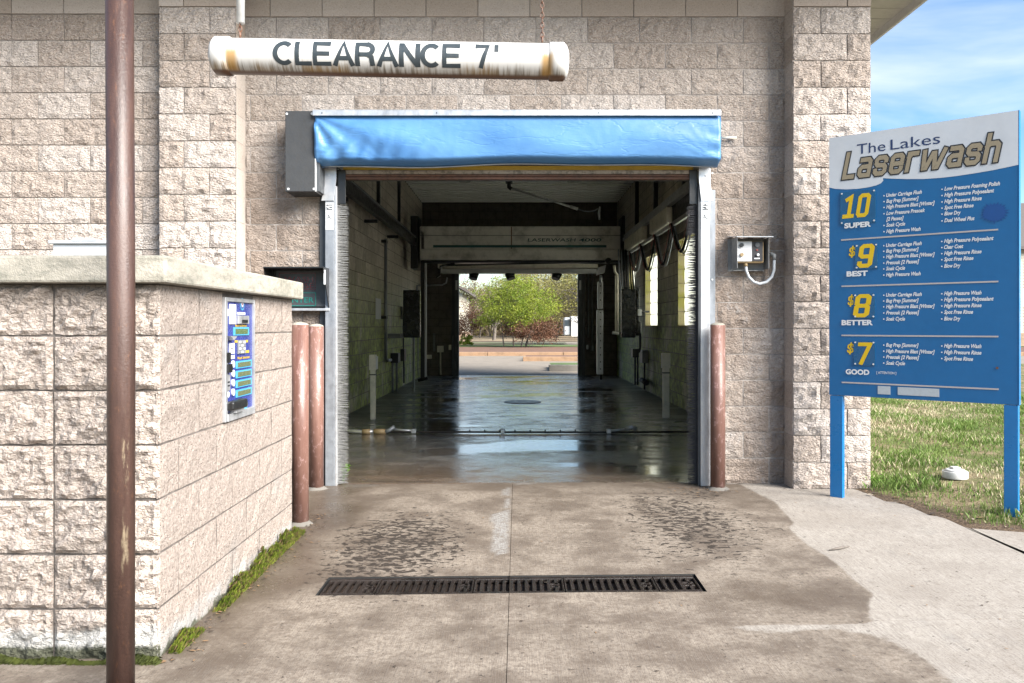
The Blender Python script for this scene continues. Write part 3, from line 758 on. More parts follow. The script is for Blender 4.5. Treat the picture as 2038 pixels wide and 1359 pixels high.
# ceiling panels with ribs
mb = MB()
for i in range(46):
    y0 = WY+.2+i*.3; mb.box((XL-.1, y0, 4.30), (XR+.1, y0+.285, 4.315)); mb.box((XL-.1, y0+.27, 4.27), (XR+.1, y0+.3, 4.315)); mb.box((XL-.1, y0+.12, 4.29), (XR+.1, y0+.14, 4.3005))
mb.build('ceiling', M['ceiling'], B)
boxpart('ceiling_slab', (XL-.2, WY+.2, 4.32), (XR+.2, YB+.2, 4.36), M['soffit'], B, 0)
for px in (925, 1140):
    p = P(px, 362, 17.2)
    MB().disc((p.x, 17.2, 4.287), .12, (0, 0, -1), .03, 20).build('light_fitting', M['white_paint'], B)
# gable of the side: outer wall, soffit and roof
XE = 3.73
mb = MB()
for i in range(60):
    y0 = 5.2+i*.27; mb.box((2.3, y0, 4.30), (XE, y0+.258, 4.312)); mb.box((2.3, y0+.258, 4.306), (XE, y0+.27, 4.312))
mb.build('soffit', M['soffit'], B)
boxpart('soffit_front', (-9.5, 5.2, 4.303), (2.29, WY+.3, 4.312), M['soffit'], B, 0)
boxpart('fascia', (XE, 5.17, 4.22), (XE+.025, 21.4, 4.50), M['white_paint'], B, 0)
boxpart('fascia', (-9.5, 5.17, 4.22), (XE-.002, 5.195, 4.50), M['white_paint'], B, 0)
MB().add([(-9.6, 5.1, 4.5), (XE+.1, 5.1, 4.5), (XE+.1, 21.5, 4.5), (-9.6, 21.5, 4.5), (-5, 13.3, 7.2), (-.8, 13.3, 7.2)],
         [(0, 1, 5, 4), (1, 2, 5), (2, 3, 4, 5), (3, 0, 4), (0, 3, 2, 1)]).build('roof', M['roof'], B)
# outside face of right side wall behind pilaster
boxpart('outer_side_wall', (XR+.2, WY+.2, -.05), (XR+.215, 11.1, 4.3), M['split'], B, 0)
boxpart('outer_side_wall', (XR+.2, 18.3, -.05), (XR+.215, YB+.2, 4.3), M['split'], B, 0)
boxpart('wall_pipe', (1.46, 0, 0), (1.46001, 0.001, .001), M['cream'], B, 0) if False else None
p0 = P(1436, 274, 6.38); p1 = P(1466, 274, 6.38)
MB().tube([p0, p1], .009).build('pipe_stub', M['cream'], B)

# ================================================================ ROLL-UP DOOR at the front
D = empty('rollup_door', (0, 6.4, 0), label='rolled-up bay door with blue vinyl hood and brush-edged steel tracks', cat='door')
HY = 6.155
def S_(px, py): return P(px, py, HY)
# fabric hood
mb = MB(); nx, nzr = 150, 44
X0, X1 = -1.522, 1.522; zt = S_(0, 229).z; zb = S_(0, 325).z
rg = random.Random(3)
vs = []
for j in range(nzr+1):
    t = j/nzr
    for i in range(nx+1):
        u = i/nx; x = X0+(X1-X0)*u
        z = zt+(zb-zt)*t
        belly = sin(pi*min(1, t*1.02))**.8*.030
        roll = 0
        if t > .86: roll = ((t-.86)/.14)**2*.10                       # bottom turns under
        y = HY-belly+roll
        # folds that fan out from the top left corner
        ang = atan2((zt-z)+.02, (x-X0)+.03); k = math.exp(-((x-X0)/.75))
        y += .012*k*sin(ang*13+.5)*min(1, t*4)
        for (cx2, cz2, fr, am, rr2) in ((.55, .95, 17, .006, .35), (1.05, 1.0, 21, .004, .30), (2.2, .98, 19, .0035, .3), (3.0, .9, 23, .006, .25), (.15, .75, 15, .008, .2)):
            ax_ = x-X0-cx2; az_ = (cz2-t)*.36; dd_ = math.hypot(ax_, az_); y += .5*am*math.exp(-(dd_/rr2)**2)*abs(sin(atan2(az_+.01, ax_)*fr*.5))*min(1, dd_*12)
        k2 = math.exp(-((x-X0-.25)/.5)**2)*math.exp(-((t-.8)/.22)**2)
        y += .012*k2*sin(x*46+t*9)
        y += .006*sin(x*2.7+t*3.0)*sin(t*pi)+.004*sin(x*6.1-t*6.5+1.3)*sin(t*pi)
        y += .010*math.exp(-((x-X1+.05)/.06)**2)*sin(t*20)*t
        zz = z+(.012*sin(x*2.1+.8)+.006*sin(x*5.3+2))*t-.012*math.exp(-((x-X0)/.12)**2)*t
        vs.append((x, y, zz))
mb.add(vs, [(j*(nx+1)+i, j*(nx+1)+i+1, (j+1)*(nx+1)+i+1, (j+1)*(nx+1)+i) for j in range(nzr) for i in range(nx)], 0, True)
# right return of the fabric
vs = []
for j in range(13):
    t = j/12
    for i in range(7): vs.append((X1+.004*sin(t*9+i)+.001, HY-.01+.26*i/6, zt+.012+(zb+.01-zt)*t))
mb.add(vs, [(j*7+i, j*7+i+1, (j+1)*7+i+1, (j+1)*7+i) for j in range(12) for i in range(6)], 0, True)
hood = mb.build('hood_fabric', M['fabric'], D); so = hood.modifiers.new('thick', 'SOLIDIFY'); so.thickness = .003
mb = MB(); xs = [X0+.03+i*(X1-X0-.06)/60 for i in range(61)]
mb.tube([(x, HY+.075, zb-.004+(.012*sin(x*2.1+.8)+.006*sin(x*5.3+2))) for x in xs], .005, 6)
mb.build('hem_cord', M['grey_paint'], hood)
tr = MB().box((X0-.01, HY-.035, S_(0, 232).z), (X1, HY-.02, S_(0, 221).z)).box((X0-.01, HY-.035, S_(0, 221).z), (X1, WY, S_(0, 220).z)).build('top_rail', M['alu'], D, .002)
mb = MB()
for px in (643, 870, 1190, 1416): mb.disc((S_(px, 0).x, HY-.035, S_(0, 227).z), .0045, (0, -1, 0), .003, 8)
mb.build('screw', M['black'], tr)
# motor box at left
mx0, mx1 = S_(567.5, 0).x, S_(627, 0).x
mbx = MB().box((mx0, HY, 2.248), (mx1-.0, WY-.002, 2.855)).build('motor_box', M['hood_side'], D, .004)
mb = MB()
for px, py in ((571, 226.5), (621, 226.5), (574, 376), (625, 376)):
    q = S_(px, py); mb.disc((q.x, HY, q.z), .009, (0, -1, 0), .005, 10)
mb.build('screw', M['sticker'], mbx)
boxpart('edge_trim', (mx1, HY-.004, 2.25), (mx1+.006, HY+.2, 2.84), M['sticker'], mbx, 0)
boxpart('side_plate', (mx1+.001, HY+.02, 2.252), (mx1+.03, WY-.01, 2.56), M['dark_steel'], mbx, .002)
# underside lip of the hood and rolled curtain
boxpart('hood_underside', (X0+.02, HY+.09, 2.485), (X1-.01, WY-.03, 2.50), M['dark_steel'], D, 0)
boxpart('curtain_edge', (-1.36, 6.385, 2.452), (1.37, 6.415, 2.495), M['yellow'], D, .002)
boxpart('bottom_seal', (-1.365, 6.375, 2.421), (1.372, 6.42, 2.451), M['dirty_white'], D, .003)
mb = MB().box((-1.368, 6.372, 2.401), (1.375, 6.43, 2.418)).box((-1.368, 6.376, 2.381), (1.375, 6.43, 2.398)); mb.build('bottom_bar', M['brown_wood'], D, .003)
boxpart('curtain_roll', (-1.36, 6.43, 2.40), (1.37, 6.60, 2.64), M['dark_steel'], D, .02)
def track(s):
    o = MB().box((s*1.415 if s > 0 else -1.487, 6.33, 0), (1.487 if s > 0 else -1.415, 6.419, 2.33)).build('side_track', M['galv'] if s < 0 else M['alu'], D, .003)
    a, b_ = sorted((s*1.489, s*1.545)); boxpart('flange', (a, 6.395, 0), (b_, 6.419, 2.30), M['dark_steel'] if s < 0 else M['galv'], o)
    a, b_ = sorted((s*1.398, s*1.413)); boxpart('brush_holder', (a, 6.335, 0), (b_, 6.40, 2.32), M['alu'] if s < 0 else M['dark_steel'], o)
    # upper bracket
    p = [(1.375, 2.33), (1.50, 2.33), (1.50, 2.50), (1.40, 2.50), (1.395, 2.43), (1.365, 2.19), (1.455, 2.19)]
    pts = [(s*1.40, 6.322, 2.49), (s*1.49, 6.322, 2.49), (s*1.49, 6.322, 2.32), (s*1.515, 6.322, 2.205), (s*1.418, 6.322, 2.205), (s*1.40, 6.322, 2.37)]
    MB().prism(pts, (0, .008, 0)).build('bracket', M['alu'], o, .001)
    mb = MB()
    for x, z in ((1.455, 2.46), (1.455, 2.40), (1.46, 2.18), (1.46, 2.155), (1.52, 2.43), (1.52, 1.6), (1.52, .9)):
        mb.disc((s*x, 6.322 if x < 1.5 else 6.395, z), .008, (0, -1, 0), .006, 8)
    mb.build('bolt', M['sticker'], o)
    # bristles
    mb = MB(); rr = random.Random(5)
    n = 620
    for i in range(n):
        z = .01+i*(2.18-.01)/n; ln = .082+.014*rr.random(); dz = rr.uniform(-.012, .010); y = 6.372+rr.uniform(-.006, .006); a = s*1.399
        mb.add([(a, y, z-.0028), (a, y, z+.0028), (a-s*ln, y+rr.uniform(-.008, .008), z+dz)], [(0, 1, 2)])
        mb.add([(a, y+.006, z-.0022), (a, y+.006, z+.0028), (a-s*ln*.93, y+.006, z+dz*.5)], [(0, 1, 2)])
    mb.build('brush', M['bristle'] if s < 0 else M['bristle_dark'], o, kind='stuff')
    boxpart('brush_plate', (min(s*1.335, s*1.398), 6.36, 2.185), (max(s*1.335, s*1.398), 6.372, 2.45), M['black'], o, .002)
    # sticker
    cx = -1.452 if s < 0 else 1.452
    st = MB().box((cx-.031, 6.3275, 1.98), (cx+.031, 6.3298, 2.19)).build('sticker', M['sticker'], o)
    t = MB(); fn = lambda u, z: (u, 6.3266, z)
    text_to(t, 'A', cx-.019, 2.065, .036, .026, .01, 0, fn); text_to(t, 'o', cx+.008, 2.062, .02, .012, .012, 0, fn)
    for z in (2.168, 2.15, 2.135): t.add([(cx-.024, 6.3266, z), (cx+.022, 6.3266, z), (cx+.022, 6.3266, z+.008), (cx-.024, 6.3266, z+.008)], [(0, 1, 2, 3)])
    for z in (2.04, 2.02, 2.0): t.add([(cx-.02, 6.3266, z), (cx+.018, 6.3266, z), (cx+.018, 6.3266, z+.003), (cx-.02, 6.3266, z+.003)], [(0, 1, 2, 3)])
    t.build('lettering', M['ink'], st)
    return o
track(-1); track(1)

# rear door frame
RD = empty('rear_door_frame', (0, YB, 0), label='dark steel door frame around the far exit of the bay', cat='door frame')
for s, x in ((-1, -1.46), (1, 1.50)):
    o = boxpart('side_track', (x-.09 if s < 0 else x, YB-.1, 0), (x if s < 0 else x+.09, YB, 2.9), M['dark_steel'], RD, .004)
    boxpart('edge_strip', (x if s < 0 else x-.014, YB-.09, 0), (x+.014 if s < 0 else x, YB-.02, 2.9), M['galv'], o, .002)
    boxpart('backing_plate', (x-.17 if s < 0 else x+.092, YB-.03, 0), (x-.092 if s < 0 else x+.17, YB-.001, 2.9), M['black'], o, .002)
    boxpart('sticker', (x-.07 if s < 0 else x+.02, YB-.104, 2.12), (x-.02 if s < 0 else x+.07, YB-.1005, 2.36), M['sticker'], o, 0)
boxpart('header', (-1.6, YB-.2, 2.55), (1.65, YB-.01, 2.95), M['dark_steel'], RD, .01)

# ================================================================ WASH MACHINERY
GY = 17.0
GA = empty('wash_gantry', (0, GY, 0), label='overhead wash gantry with grimy pale cover and teal stripe', cat='car wash gantry')
def gq(px, py): return P(px, py, GY)
cov = MB().box((gq(835, 0).x, GY, gq(0, 518).z), (gq(1235, 0).x, GY+.5, gq(0, 450).z)).build('cover', M['gantry'], GA, .02)
boxpart('lower_cover', (gq(836, 0).x, GY-.05, gq(0, 518).z), (gq(1235, 0).x, GY-.001, gq(0, 496).z), M['gantry'], GA, .02)
boxpart('stripe', (gq(862, 0).x, GY-.004, gq(0, 492.5).z), (gq(1207, 0).x, GY-.001, gq(0, 487.5).z), M['teal'], cov, 0)
boxpart('seam', (gq(834, 0).x, GY-.006, gq(0, 469).z), (gq(1236, 0).x, GY-.001, gq(0, 467.8).z), M['grey_paint'], cov, 0)
t = MB()
text_to(t, 'LASERWASH', gq(1050, 0).x, gq(0, 480.5).z, .065, (gq(1146, 0).x-gq(1050, 0).x), .012, .1, lambda u, z: (u, GY-.004, z))
t.build('lettering', M['tealdark'], cov); t = MB()
text_to(t, '4000', gq(1152, 0).x, gq(0, 480.5).z, .065, (gq(1197, 0).x-gq(1152, 0).x), .012, .1, lambda u, z: (u, GY-.004, z))
t.build('lettering', M['tealdark'], cov)
boxpart('rust_streak', (gq(1017, 0).x, GY-.0035, gq(0, 495).z), (gq(1019, 0).x, GY-.001, gq(0, 451).z), M['chain'], cov, 0)
boxpart('beam', (gq(838, 0).x, GY-.06, gq(0, 523).z), (gq(1238, 0).x, GY+.3, gq(0, 518.5).z), M['black'], GA, .01)
mb = MB().tube([gq(880, 528), gq(1195, 521)], .018).tube([gq(868, 552), gq(876, 547), gq(876, 530), gq(905, 524)], .02)
mb.build('spray_pipe', M['black'], GA)
MB().tube([gq(870, 552), gq(876, 549), gq(879, 530), gq(900, 527)], .012).build('drain_tube', M['white_paint'], GA)
# legs / trolleys
for px, w_ in ((841, 5),):
    a = gq(px-4, 0).x; boxpart('leg', (a, GY, .12), (gq(px+4, 0).x, GY+.1, 3.2), M['black'], GA, .01)
    boxpart('leg_tube', (gq(px+4.5, 0).x, GY-.02, .12), (gq(px+8, 0).x, GY+.03, 2.6), M['alu'], GA, .008)
    MB().tube([gq(832, 757), gq(851, 752)], .035).build('foot_roller', M['rubber'], GA)
boxpart('trolley', (gq(818, 0).x, GY-.1, gq(0, 535).z), (gq(833, 0).x, GY+.5, gq(0, 430).z), M['black'], GA, .02)
boxpart('trolley', (gq(1237, 0).x, GY-.1, gq(0, 540).z), (gq(1243, 0).x, GY+.5, gq(0, 430).z), M['black'], GA, .02)
MB().disc((gq(1209, 520).x, GY-.15, gq(0, 520).z), .065, (0, 1, 0), .08, 20).build('pulley', M['black'], GA)
# hanging spray arm at right
AY = 16.9
def aq(px, py): return P(px, py, AY)
arm = MB().box((aq(1190, 0).x, AY, aq(0, 615).z), (aq(1200, 0).x, AY+.09, aq(0, 560).z)).box((aq(1188, 0).x, AY-.01, aq(0, 745).z), (aq(1200.5, 0).x, AY+.1, aq(0, 617).z)).build('spray_arm', M['alu'], GA, .012)
mb = MB()
for py in (569, 583, 597, 622, 636, 650, 664, 678, 692, 706, 720, 734):
    mb.disc((aq(1195, 0).x, AY-.012, aq(0, py).z), .014, (0, -1, 0), .004, 10)
mb.build('nozzle_hole', M['black'], arm)
MB().tube([aq(1196, 745), aq(1196, 755)], .03, 8).build('tip', M['black'], arm)
MB().hexa([aq(1187, 548), aq(1203, 543), aq(1203, 543)+Vector((0, .1, 0)), aq(1187, 548)+Vector((0, .1, 0)), aq(1190, 532), aq(1206, 527), aq(1206, 527)+Vector((0, .1, 0)), aq(1190, 532)+Vector((0, .1, 0))]).build('arm_joint', M['alu'], arm, .006)
MB().tube([aq(1196, 548), aq(1195, 562)], .03).build('arm_neck', M['alu'], arm)
# air dryer bar at the rear
DR = empty('dryer_bar', (0, 18.9, 2.3), label='white overhead dryer bar with three black nozzles near the exit', cat='dryer')
def dq(px, py): return P(px, py, 18.9)
boxpart('housing', (dq(871, 0).x, 18.9, dq(0, 533).z), (dq(1190, 0).x, 19.2, dq(0, 523).z), M['cream'], DR, .01)
boxpart('lower_housing', (dq(878, 0).x, 18.86, dq(0, 543.5).z), (dq(1191, 0).x, 19.2, dq(0, 535).z), M['white_paint'], DR, .01)
for px, sl in ((943, -1), (1014, 2), (1109, -2)):
    a = dq(px, 543.5)
    MB().tube([a+Vector((0, .1, 0)), a+Vector((sl*.02, .06, -.13))], [.12, .095], 16).build('nozzle', M['black'], DR)
# guide rails
RL = empty('guide_rail', (-2.15, 7, 3.0), label='black guide rail running along the top of the left bay wall', cat='rail')
RX = -2.12; rz_ = 1.24+.842*2.12
mb = MB().box((RX-.06, 6.7, rz_-.13), (RX+.02, GY, rz_-.07)).box((RX-.02, 6.7, rz_-.07), (RX+.0, GY, rz_+.03)).box((RX-.06, 6.7, rz_+.03), (RX+.02, GY, rz_+.07))
mb.build('rail_beam', M['black'], RL, .004)
boxpart('rail_lip', (RX+.022, 6.7, rz_+.03), (RX+.03, GY, rz_+.045), M['galv'], RL, 0)
for y in (8.2, 10.4, 12.6, 14.8):
    mb = MB().box((RX-.05, y, rz_+.07), (RX, y+.07, 4.28)).box((XL, y, rz_-.2), (RX-.04, y+.06, rz_-.15)); mb.build('hanger', M['black'], RL, .003)
RR = empty('guide_rail', (2.2, 7, 3.0), label='aluminium guide rail with worn pale covers along the right bay wall', cat='rail')
RX2 = 2.2; r2 = 1.24+.80*2.2
mb = MB().box((RX2-.03, 6.7, r2-.02), (RX2+.05, GY, r2+.05)).box((RX2-.01, 6.7, r2+.055), (RX2+.02, GY, r2+.11)); mb.build('rail_beam', M['alu'], RR, .004)
boxpart('lower_rail', (RX2-.03, 6.7, r2-.36), (RX2+.01, GY, r2-.30), M['alu'], RR, .004)
boxpart('rail_backing', (RX2+.06, 6.7, r2-.30), (RX2+.09, GY, r2+.14), M['black'], RR, .002)
for a, b_ in ((11.9, 13.4), (14.2, 16.6)): boxpart('rail_cover', (RX2-.045, a, r2-.27), (RX2+.055, b_, r2-.03), M['cream'], RR, .02)
for y in (9.2, 11.4, 13.8, 16.0): boxpart('hanger', (RX2+.1, y, r2), (RX2+.17, y+.09, 4.28), M['black'], RR, .003)
# festoon hoses
for q, (y0, y1, dr) in enumerate(((10.2, 11.5, .45), (11.5, 12.9, .52), (12.9, 14.4, .50), (14.4, 15.8, .42))):
    lbl = ['festoon hose loop nearest the entrance, in front of the first window', 'festoon hose loop over the dark wall after the first window', 'festoon hose loop reaching over the second window', 'festoon hose loop last before the bundled hoses'][q]
    h = empty('festoon_hose', (2.17, y0, 2.6), label=lbl, cat='hose', group='hoses looped along the right rail')
    for k, (mt, off) in enumerate((('rubber', 0), ('red_rubber', .03), ('galv', -.035))):
        pts = []
        for i in range(15):
            t_ = i/14; pts.append((2.17-off, y0+(y1-y0)*(t_+.06*sin(2*pi*t_)), r2-.33-dr*(1-abs(2*t_-1)**2.2)+off*.6))
        MB().tube(pts, (.018, .005, .010)[k], 7).build('hose', M[mt], h)
hb = empty('hose_bundle', (2.25, 16.2, 2.2), label='bundle of black hoses hanging beside the gantry above the black panel', cat='hoses')
rh_ = random.Random(4)
for i in range(7):
    x = 2.02+i*.045; z1 = 1.72+rh_.uniform(-.05, .12)
    pts = [(x+.06*sin(t_*3)+.05*(t_-.5), 16.2+.05*i*.3, 2.75+(z1-2.75)*sin(pi*t_)**.6) for t_ in [k/14 for k in range(15)]]
    MB().tube(pts, .016, 6).build('hose', M['rubber'] if i % 3 else M['galv'], hb)
# ceiling boom
BM = empty('ceiling_boom', P(1015, 362, 13.5), label='jointed wash boom with curved hose tip hanging from the ceiling', cat='boom')
def bq(px, py): return P(px, py, 13.5)
MB().box((bq(1006, 0).x, 13.45, bq(0, 364).z), (bq(1020, 0).x, 13.6, bq(0, 355).z)).build('bracket', M['black'], BM, .01)
MB().tube([(bq(1013, 0).x, 13.52, bq(0, 364).z+.0), (bq(1013, 0).x, 13.52, 4.29)], .02).build('drop_rod', M['black'], BM)
MB().tube([bq(1013, 362), bq(1013, 372), bq(1018, 376)], .034).build('elbow', M['black'], BM)
MB().tube([bq(1018, 374), bq(1135, 411)], .019).build('boom_tube', M['alu'], BM)
MB().tube([bq(1135, 411), bq(1150, 416)], .026).build('fitting', M['alu'], BM)
MB().tube([bq(1150, 416), bq(1162, 420), bq(1173, 421), bq(1183, 419), bq(1190, 415)], .010).build('hose', M['galv'], BM)
MB().tube([bq(1194, 411), bq(1192, 424), bq(1193, 437)], [.012, .026, .016]).build('tip', M['alu'], BM)

# ---- left wall fittings
def WL(px, py):            # point on left wall
    Y = F*(-XL)/(VX-px); return Vector((XL, Y, EYE-(py-VY)*Y/F))
def WR(px, py):
    Y = F*XR/(px-VX); return Vector((XR, Y, EYE-(py-VY)*Y/F))
def offp(p, dx, dy=0): return Vector((p.x+dx, p.y+dy, p.z))
c1 = empty('wall_conduit', WL(762, 720), label='long conduit bending into a junction box on the left bay wall', cat='conduit')
a = WL(762, 475); b_ = WL(762, 712)
MB().tube([offp(a, .05), offp(b_, .05), offp(WL(765, 718), .06), offp(WL(771, 716), .06)], .028).build('pipe', M['galv'], c1)
for py in (480, 631): MB().box(offp(WL(760, py), .0)-Vector((0, .08, .03)), offp(WL(760, py), .09)+Vector((0, .1, .02))).build('clip', M['black'], c1, .004)
q = WL(779, 712)
MB().box((XL+.001, q.y-.12, q.z-.09), (XL+.14, q.y+.14, q.z+.09)).build('junction_box', M['black'], c1, .008)
MB().box((XL+.141, q.y-.11, q.z-.08), (XL+.147, q.y+.13, q.z+.08)).build('cover_plate', M['grey_paint'], c1, .003)
MB().tube([offp(WL(776, 722), .05), offp(WL(776, 783), .05)], .022).tube([offp(WL(780, 722), .09), offp(WL(780, 783), .09)], .022).build('pipe', M['grey_paint'], c1)
sg = MB().box((XL+.004, WL(747, 0).y, WL(752, 635).z), (XL+.012, WL(757, 0).y, WL(752, 594).z)).build('notice', M['sticker'], None, .001)
tag(sg, 'small pale vertical notice on the left bay wall beside the conduit', 'sign')
q = WL(777, 668)
sh = boxpart('wall_shelf', (XL+.002, q.y-.35, q.z-.04), (XL+.24, q.y+.35, q.z+.04), M['grey_paint'], None, .006, label='short grey bracket shelf jutting from the left bay wall', cat='bracket')
c2 = empty('wall_conduit', WL(799, 760), label='thin black conduit with switch box left of the black panel on the left wall', cat='conduit')
MB().tube([offp(WL(798, 622), .05), offp(WL(798, 700), .05), offp(WL(799, 730), .05), offp(WL(799, 762), .05)], .017).build('pipe', M['black'], c2)
q = WL(799, 623); boxpart('switch_box', (XL+.01, q.y-.2, q.z-.12), (XL+.1, q.y+.2, q.z+.12), M['grey_paint'], c2, .005)
q = WL(798, 706); boxpart('pull_box', (XL+.01, q.y-.15, q.z-.12), (XL+.09, q.y+.15, q.z+.12), M['black'], c2, .005)
# black side panels hang square to the bay
PYL = 15.2
def lq(px, py): return P(px, py, PYL)
dp = empty('side_panel', (lq(818, 0).x, PYL, .9), label='tall black panel standing off the left bay wall', cat='panel')
boxpart('board', (lq(802, 0).x, PYL, lq(0, 672).z), (lq(836, 0).x, PYL+.12, lq(0, 577).z), M['black_plastic'], dp, .012)
boxpart('post', (lq(819, 0).x, PYL+.13, .0), (lq(823, 0).x, PYL+.2, 1.05), M['grey_paint'], dp, .005)
boxpart('post', (lq(829, 0).x, PYL+.13, .3), (lq(831, 0).x, PYL+.17, 1.05), M['grey_paint'], dp, .005)
MB().tube([lq(830, 578), lq(830, 568), lq(837, 568)], .02).build('conduit', M['galv'], dp)
dp = empty('side_panel', (lq(1254, 0).x, PYL, .9), label='tall black panel standing off the right bay wall', cat='panel')
bo = boxpart('board', (lq(1237, 0).x, PYL, lq(0, 672).z), (lq(1265, 0).x, PYL+.12, lq(0, 575).z), M['black_plastic'], dp, .012)
boxpart('side_flap', (lq(1266, 0).x, PYL-.02, lq(0, 668).z), (lq(1272, 0).x, PYL+.1, lq(0, 573).z), M['black_plastic'], dp, .012)
MB().tube([lq(1274, 640), lq(1274, 690), lq(1272, 700), lq(1267, 702)], .022).build('conduit', M['black'], dp)
q = lq(1272, 622); boxpart('switch_box', (q.x-.03, PYL-.05, q.z-.06), (q.x+.04, PYL-.021, q.z+.06), M['sticker'], dp, .004)
MB().tube([(XR-.005, PYL+.06, 1.5), (lq(1268, 0).x, PYL+.06, 1.5)], .02).build('wall_bracket', M['black'], dp)
q = lq(1264, 0)
boxpart('junction_box', (lq(1256, 0).x, PYL-.04, lq(0, 711).z), (lq(1271, 0).x, PYL+.06, lq(0, 694).z), M['black'], dp, .006)
boxpart('cover_plate', (lq(1255.8, 0).x, PYL-.05, lq(0, 711).z), (lq(1258.5, 0).x, PYL-.041, lq(0, 693).z), M['sticker'], dp, .003)
MB().tube([lq(1264, 711), lq(1264, 766)], .018).tube([lq(1269, 711), lq(1269, 766)], .018).build('pipe', M['black'], dp)
# right wall box with pipe
c3 = empty('wall_conduit', WR(1290, 780), label='small box with black pipe low on the right bay wall below the second window', cat='conduit')
q = WR(1288, 709); boxpart('box', (XR-.12, q.y-.18, q.z-.12), (XR-.005, q.y+.18, q.z+.12), M['grey_paint'], c3, .005)
MB().tube([offp(WR(1288, 720), -.05), offp(WR(1288, 775), -.05)], .018).build('pipe', M['black'], c3)
MB().tube([offp(WR(1286, 756), -.08), offp(WR(1302, 762), -.14)], .05).build('nozzle', M['rubber'], c3)
MB().tube([offp(WR(1278, 757), -.10), offp(WR(1286, 756), -.08)], .035).build('collar', M['white_paint'], c3)
# vertical pale pipe beside right panel
c4 = empty('drop_pipe', P(1229, 660, 16), label='pale vertical drop pipe with white foot left of the right black panel', cat='pipe')
def cq(px, py): return P(px, py, 16)
MB().tube([cq(1222, 528), cq(1224, 541), cq(1229, 548), cq(1229, 660)], .027).tube([cq(1225, 548), cq(1225, 660)], .014).build('pipe', M['cream'], c4)
MB().tube([cq(1219, 662), cq(1232, 664)], .032).build('foot', M['white_paint'], c4)
MB().tube([cq(1232, 664), cq(1238, 660), cq(1238, 668)], .028).build('elbow', M['black'], c4)
# rear wall fittings
def bqk(px, py): return P(px, py, YB-.05)
def rear_box(px0, px1, py0, py1, label, tail=None, mat='cream'):
    a = bqk(px0, py1); b2 = bqk(px1, py0)
    o = empty('wall_box', (a.x, YB-.05, a.z), label=label, cat='electrical box')
    boxpart('box', (a.x, YB-.08, a.z), (b2.x, YB-.006, b2.z), M[mat], o, .006)
    if tail: MB().tube([((a.x+b2.x)/2, YB-.03, a.z), ((a.x+b2.x)/2, YB-.03, tail)], .02).build('pipe', M[mat], o)
rear_box(870, 883, 688, 701, 'square cream box on a pipe beside the left exit jamb', .02)
rear_box(850, 859, 706, 714, 'small cream box low on the rear wall nearest the left corner')
rear_box(893, 898, 686, 696, 'narrow pale switch hard against the left exit jamb')
rear_box(862, 866, 663, 699, 'slim grey holder on the rear wall above the two cream boxes', mat='grey_paint')
rear_box(1167, 1171, 686, 695, 'white switch box on the dark pier right of the exit', mat='sticker')
rear_box(1176, 1181, 688, 698, 'grey switch box further right on the dark exit pier', mat='grey_paint')
for i, (px, z0) in enumerate(((1171, 672), (1178.5, 690))):
    o = MB().tube([bqk(px, 545), bqk(px, z0)], .018).build('rear_conduit', M['grey_paint'], None)
    tag(o, ['shorter grey conduit down the pier right of the exit', 'longer grey conduit down the pier right of the exit'][i], 'conduit')
o = MB().tube([bqk(845, 568), bqk(880, 567), bqk(888, 563), bqk(890, 552)], .02).build('wall_pipe', M['alu'], None)
tag(o, 'bent pale pipe across the top of the left rear pier', 'pipe')
# sensor posts
def sensor(px0, px1, pyt, pyb, s, label):
    Y = F*EYE/(pyb-VY); a = P(px0, 0, Y).x; b2 = P(px1, 0, Y).x; zt_ = P(0, pyt, Y).z
    o = empty('sensor_post', ((a+b2)/2, Y, 0), label=label, cat='sensor post', group='photo-eye posts inside the bay')
    boxpart('post', (a+.005, Y, 0), (b2-.01, Y+.07, zt_-.2), M['cream'], o, .006)
    boxpart('head', (a-.008, Y-.02, zt_-.2), (b2, Y+.08, zt_), M['cream'], o, .006)
    boxpart('lens', (b2 if s < 0 else a-.012, Y+.0, zt_-.19), (b2+.02 if s < 0 else a-.008, Y+.06, zt_-.02), M['sticker'], o, .003)
    boxpart('band', (a-.002, Y-.006, zt_-.27), (b2-.004, Y+.075, zt_-.255), M['black'], o, 0)
sensor(736, 748, 706, 835, -1, 'cream sensor post near the left bay wall')
sensor(1319, 1334, 703, 832, 1, 'cream sensor post near the right bay wall')
# undercarriage spray bar across the floor
UY = 9.4
US = empty('undercarriage_sprayer', (0, UY, 0), label='low pipe with brass fittings lying across the wet bay floor', cat='spray bar')
def uq(px, py=860): return P(px, py, UY)
MB().tube([(uq(620).x, UY, .03), (uq(720).x, UY, .022), (uq(1180).x, UY, .016), (uq(1372).x, UY, .022)], .011, 8).build('floor_pipe', M['iron'], US)
MB().tube([(uq(690).x, UY, .035), (uq(722).x, UY-.02, .025), (uq(745).x, UY-.03, .03)], .022).build('supply_hose', M['alu'], US)
MB().tube([(uq(722).x, UY-.02, .028), (uq(738).x, UY-.025, .028)], .030).tube([(uq(745).x, UY-.03, .03), (uq(768).x, UY-.03, .03)], .032).build('coupling', M['tan'], US)
MB().tube([(uq(768).x, UY-.03, .03), (uq(776).x, UY-.03, .045), (uq(786).x, UY-.02, .085)], .024).build('elbow', M['galv'], US)
MB().tube([(uq(784).x, UY, .05), (uq(806).x, UY, .04), (uq(824).x, UY, .035)], .013).build('link_pipe', M['alu'], US)
for px in (824, 1212, 1001): MB().box((uq(px-5).x, UY-.03, .005), (uq(px+4).x, UY+.03, .055)).build('clamp', M['alu'], US, .008)
MB().tube([(uq(1216).x, UY, .035), (uq(1246).x, UY, .05)], .014).tube([(uq(1246).x, UY, .05), (uq(1256).x, UY-.02, .08), (uq(1266).x, UY-.02, .055)], .026).build('nozzle_head', M['alu'], US)
mb = MB()
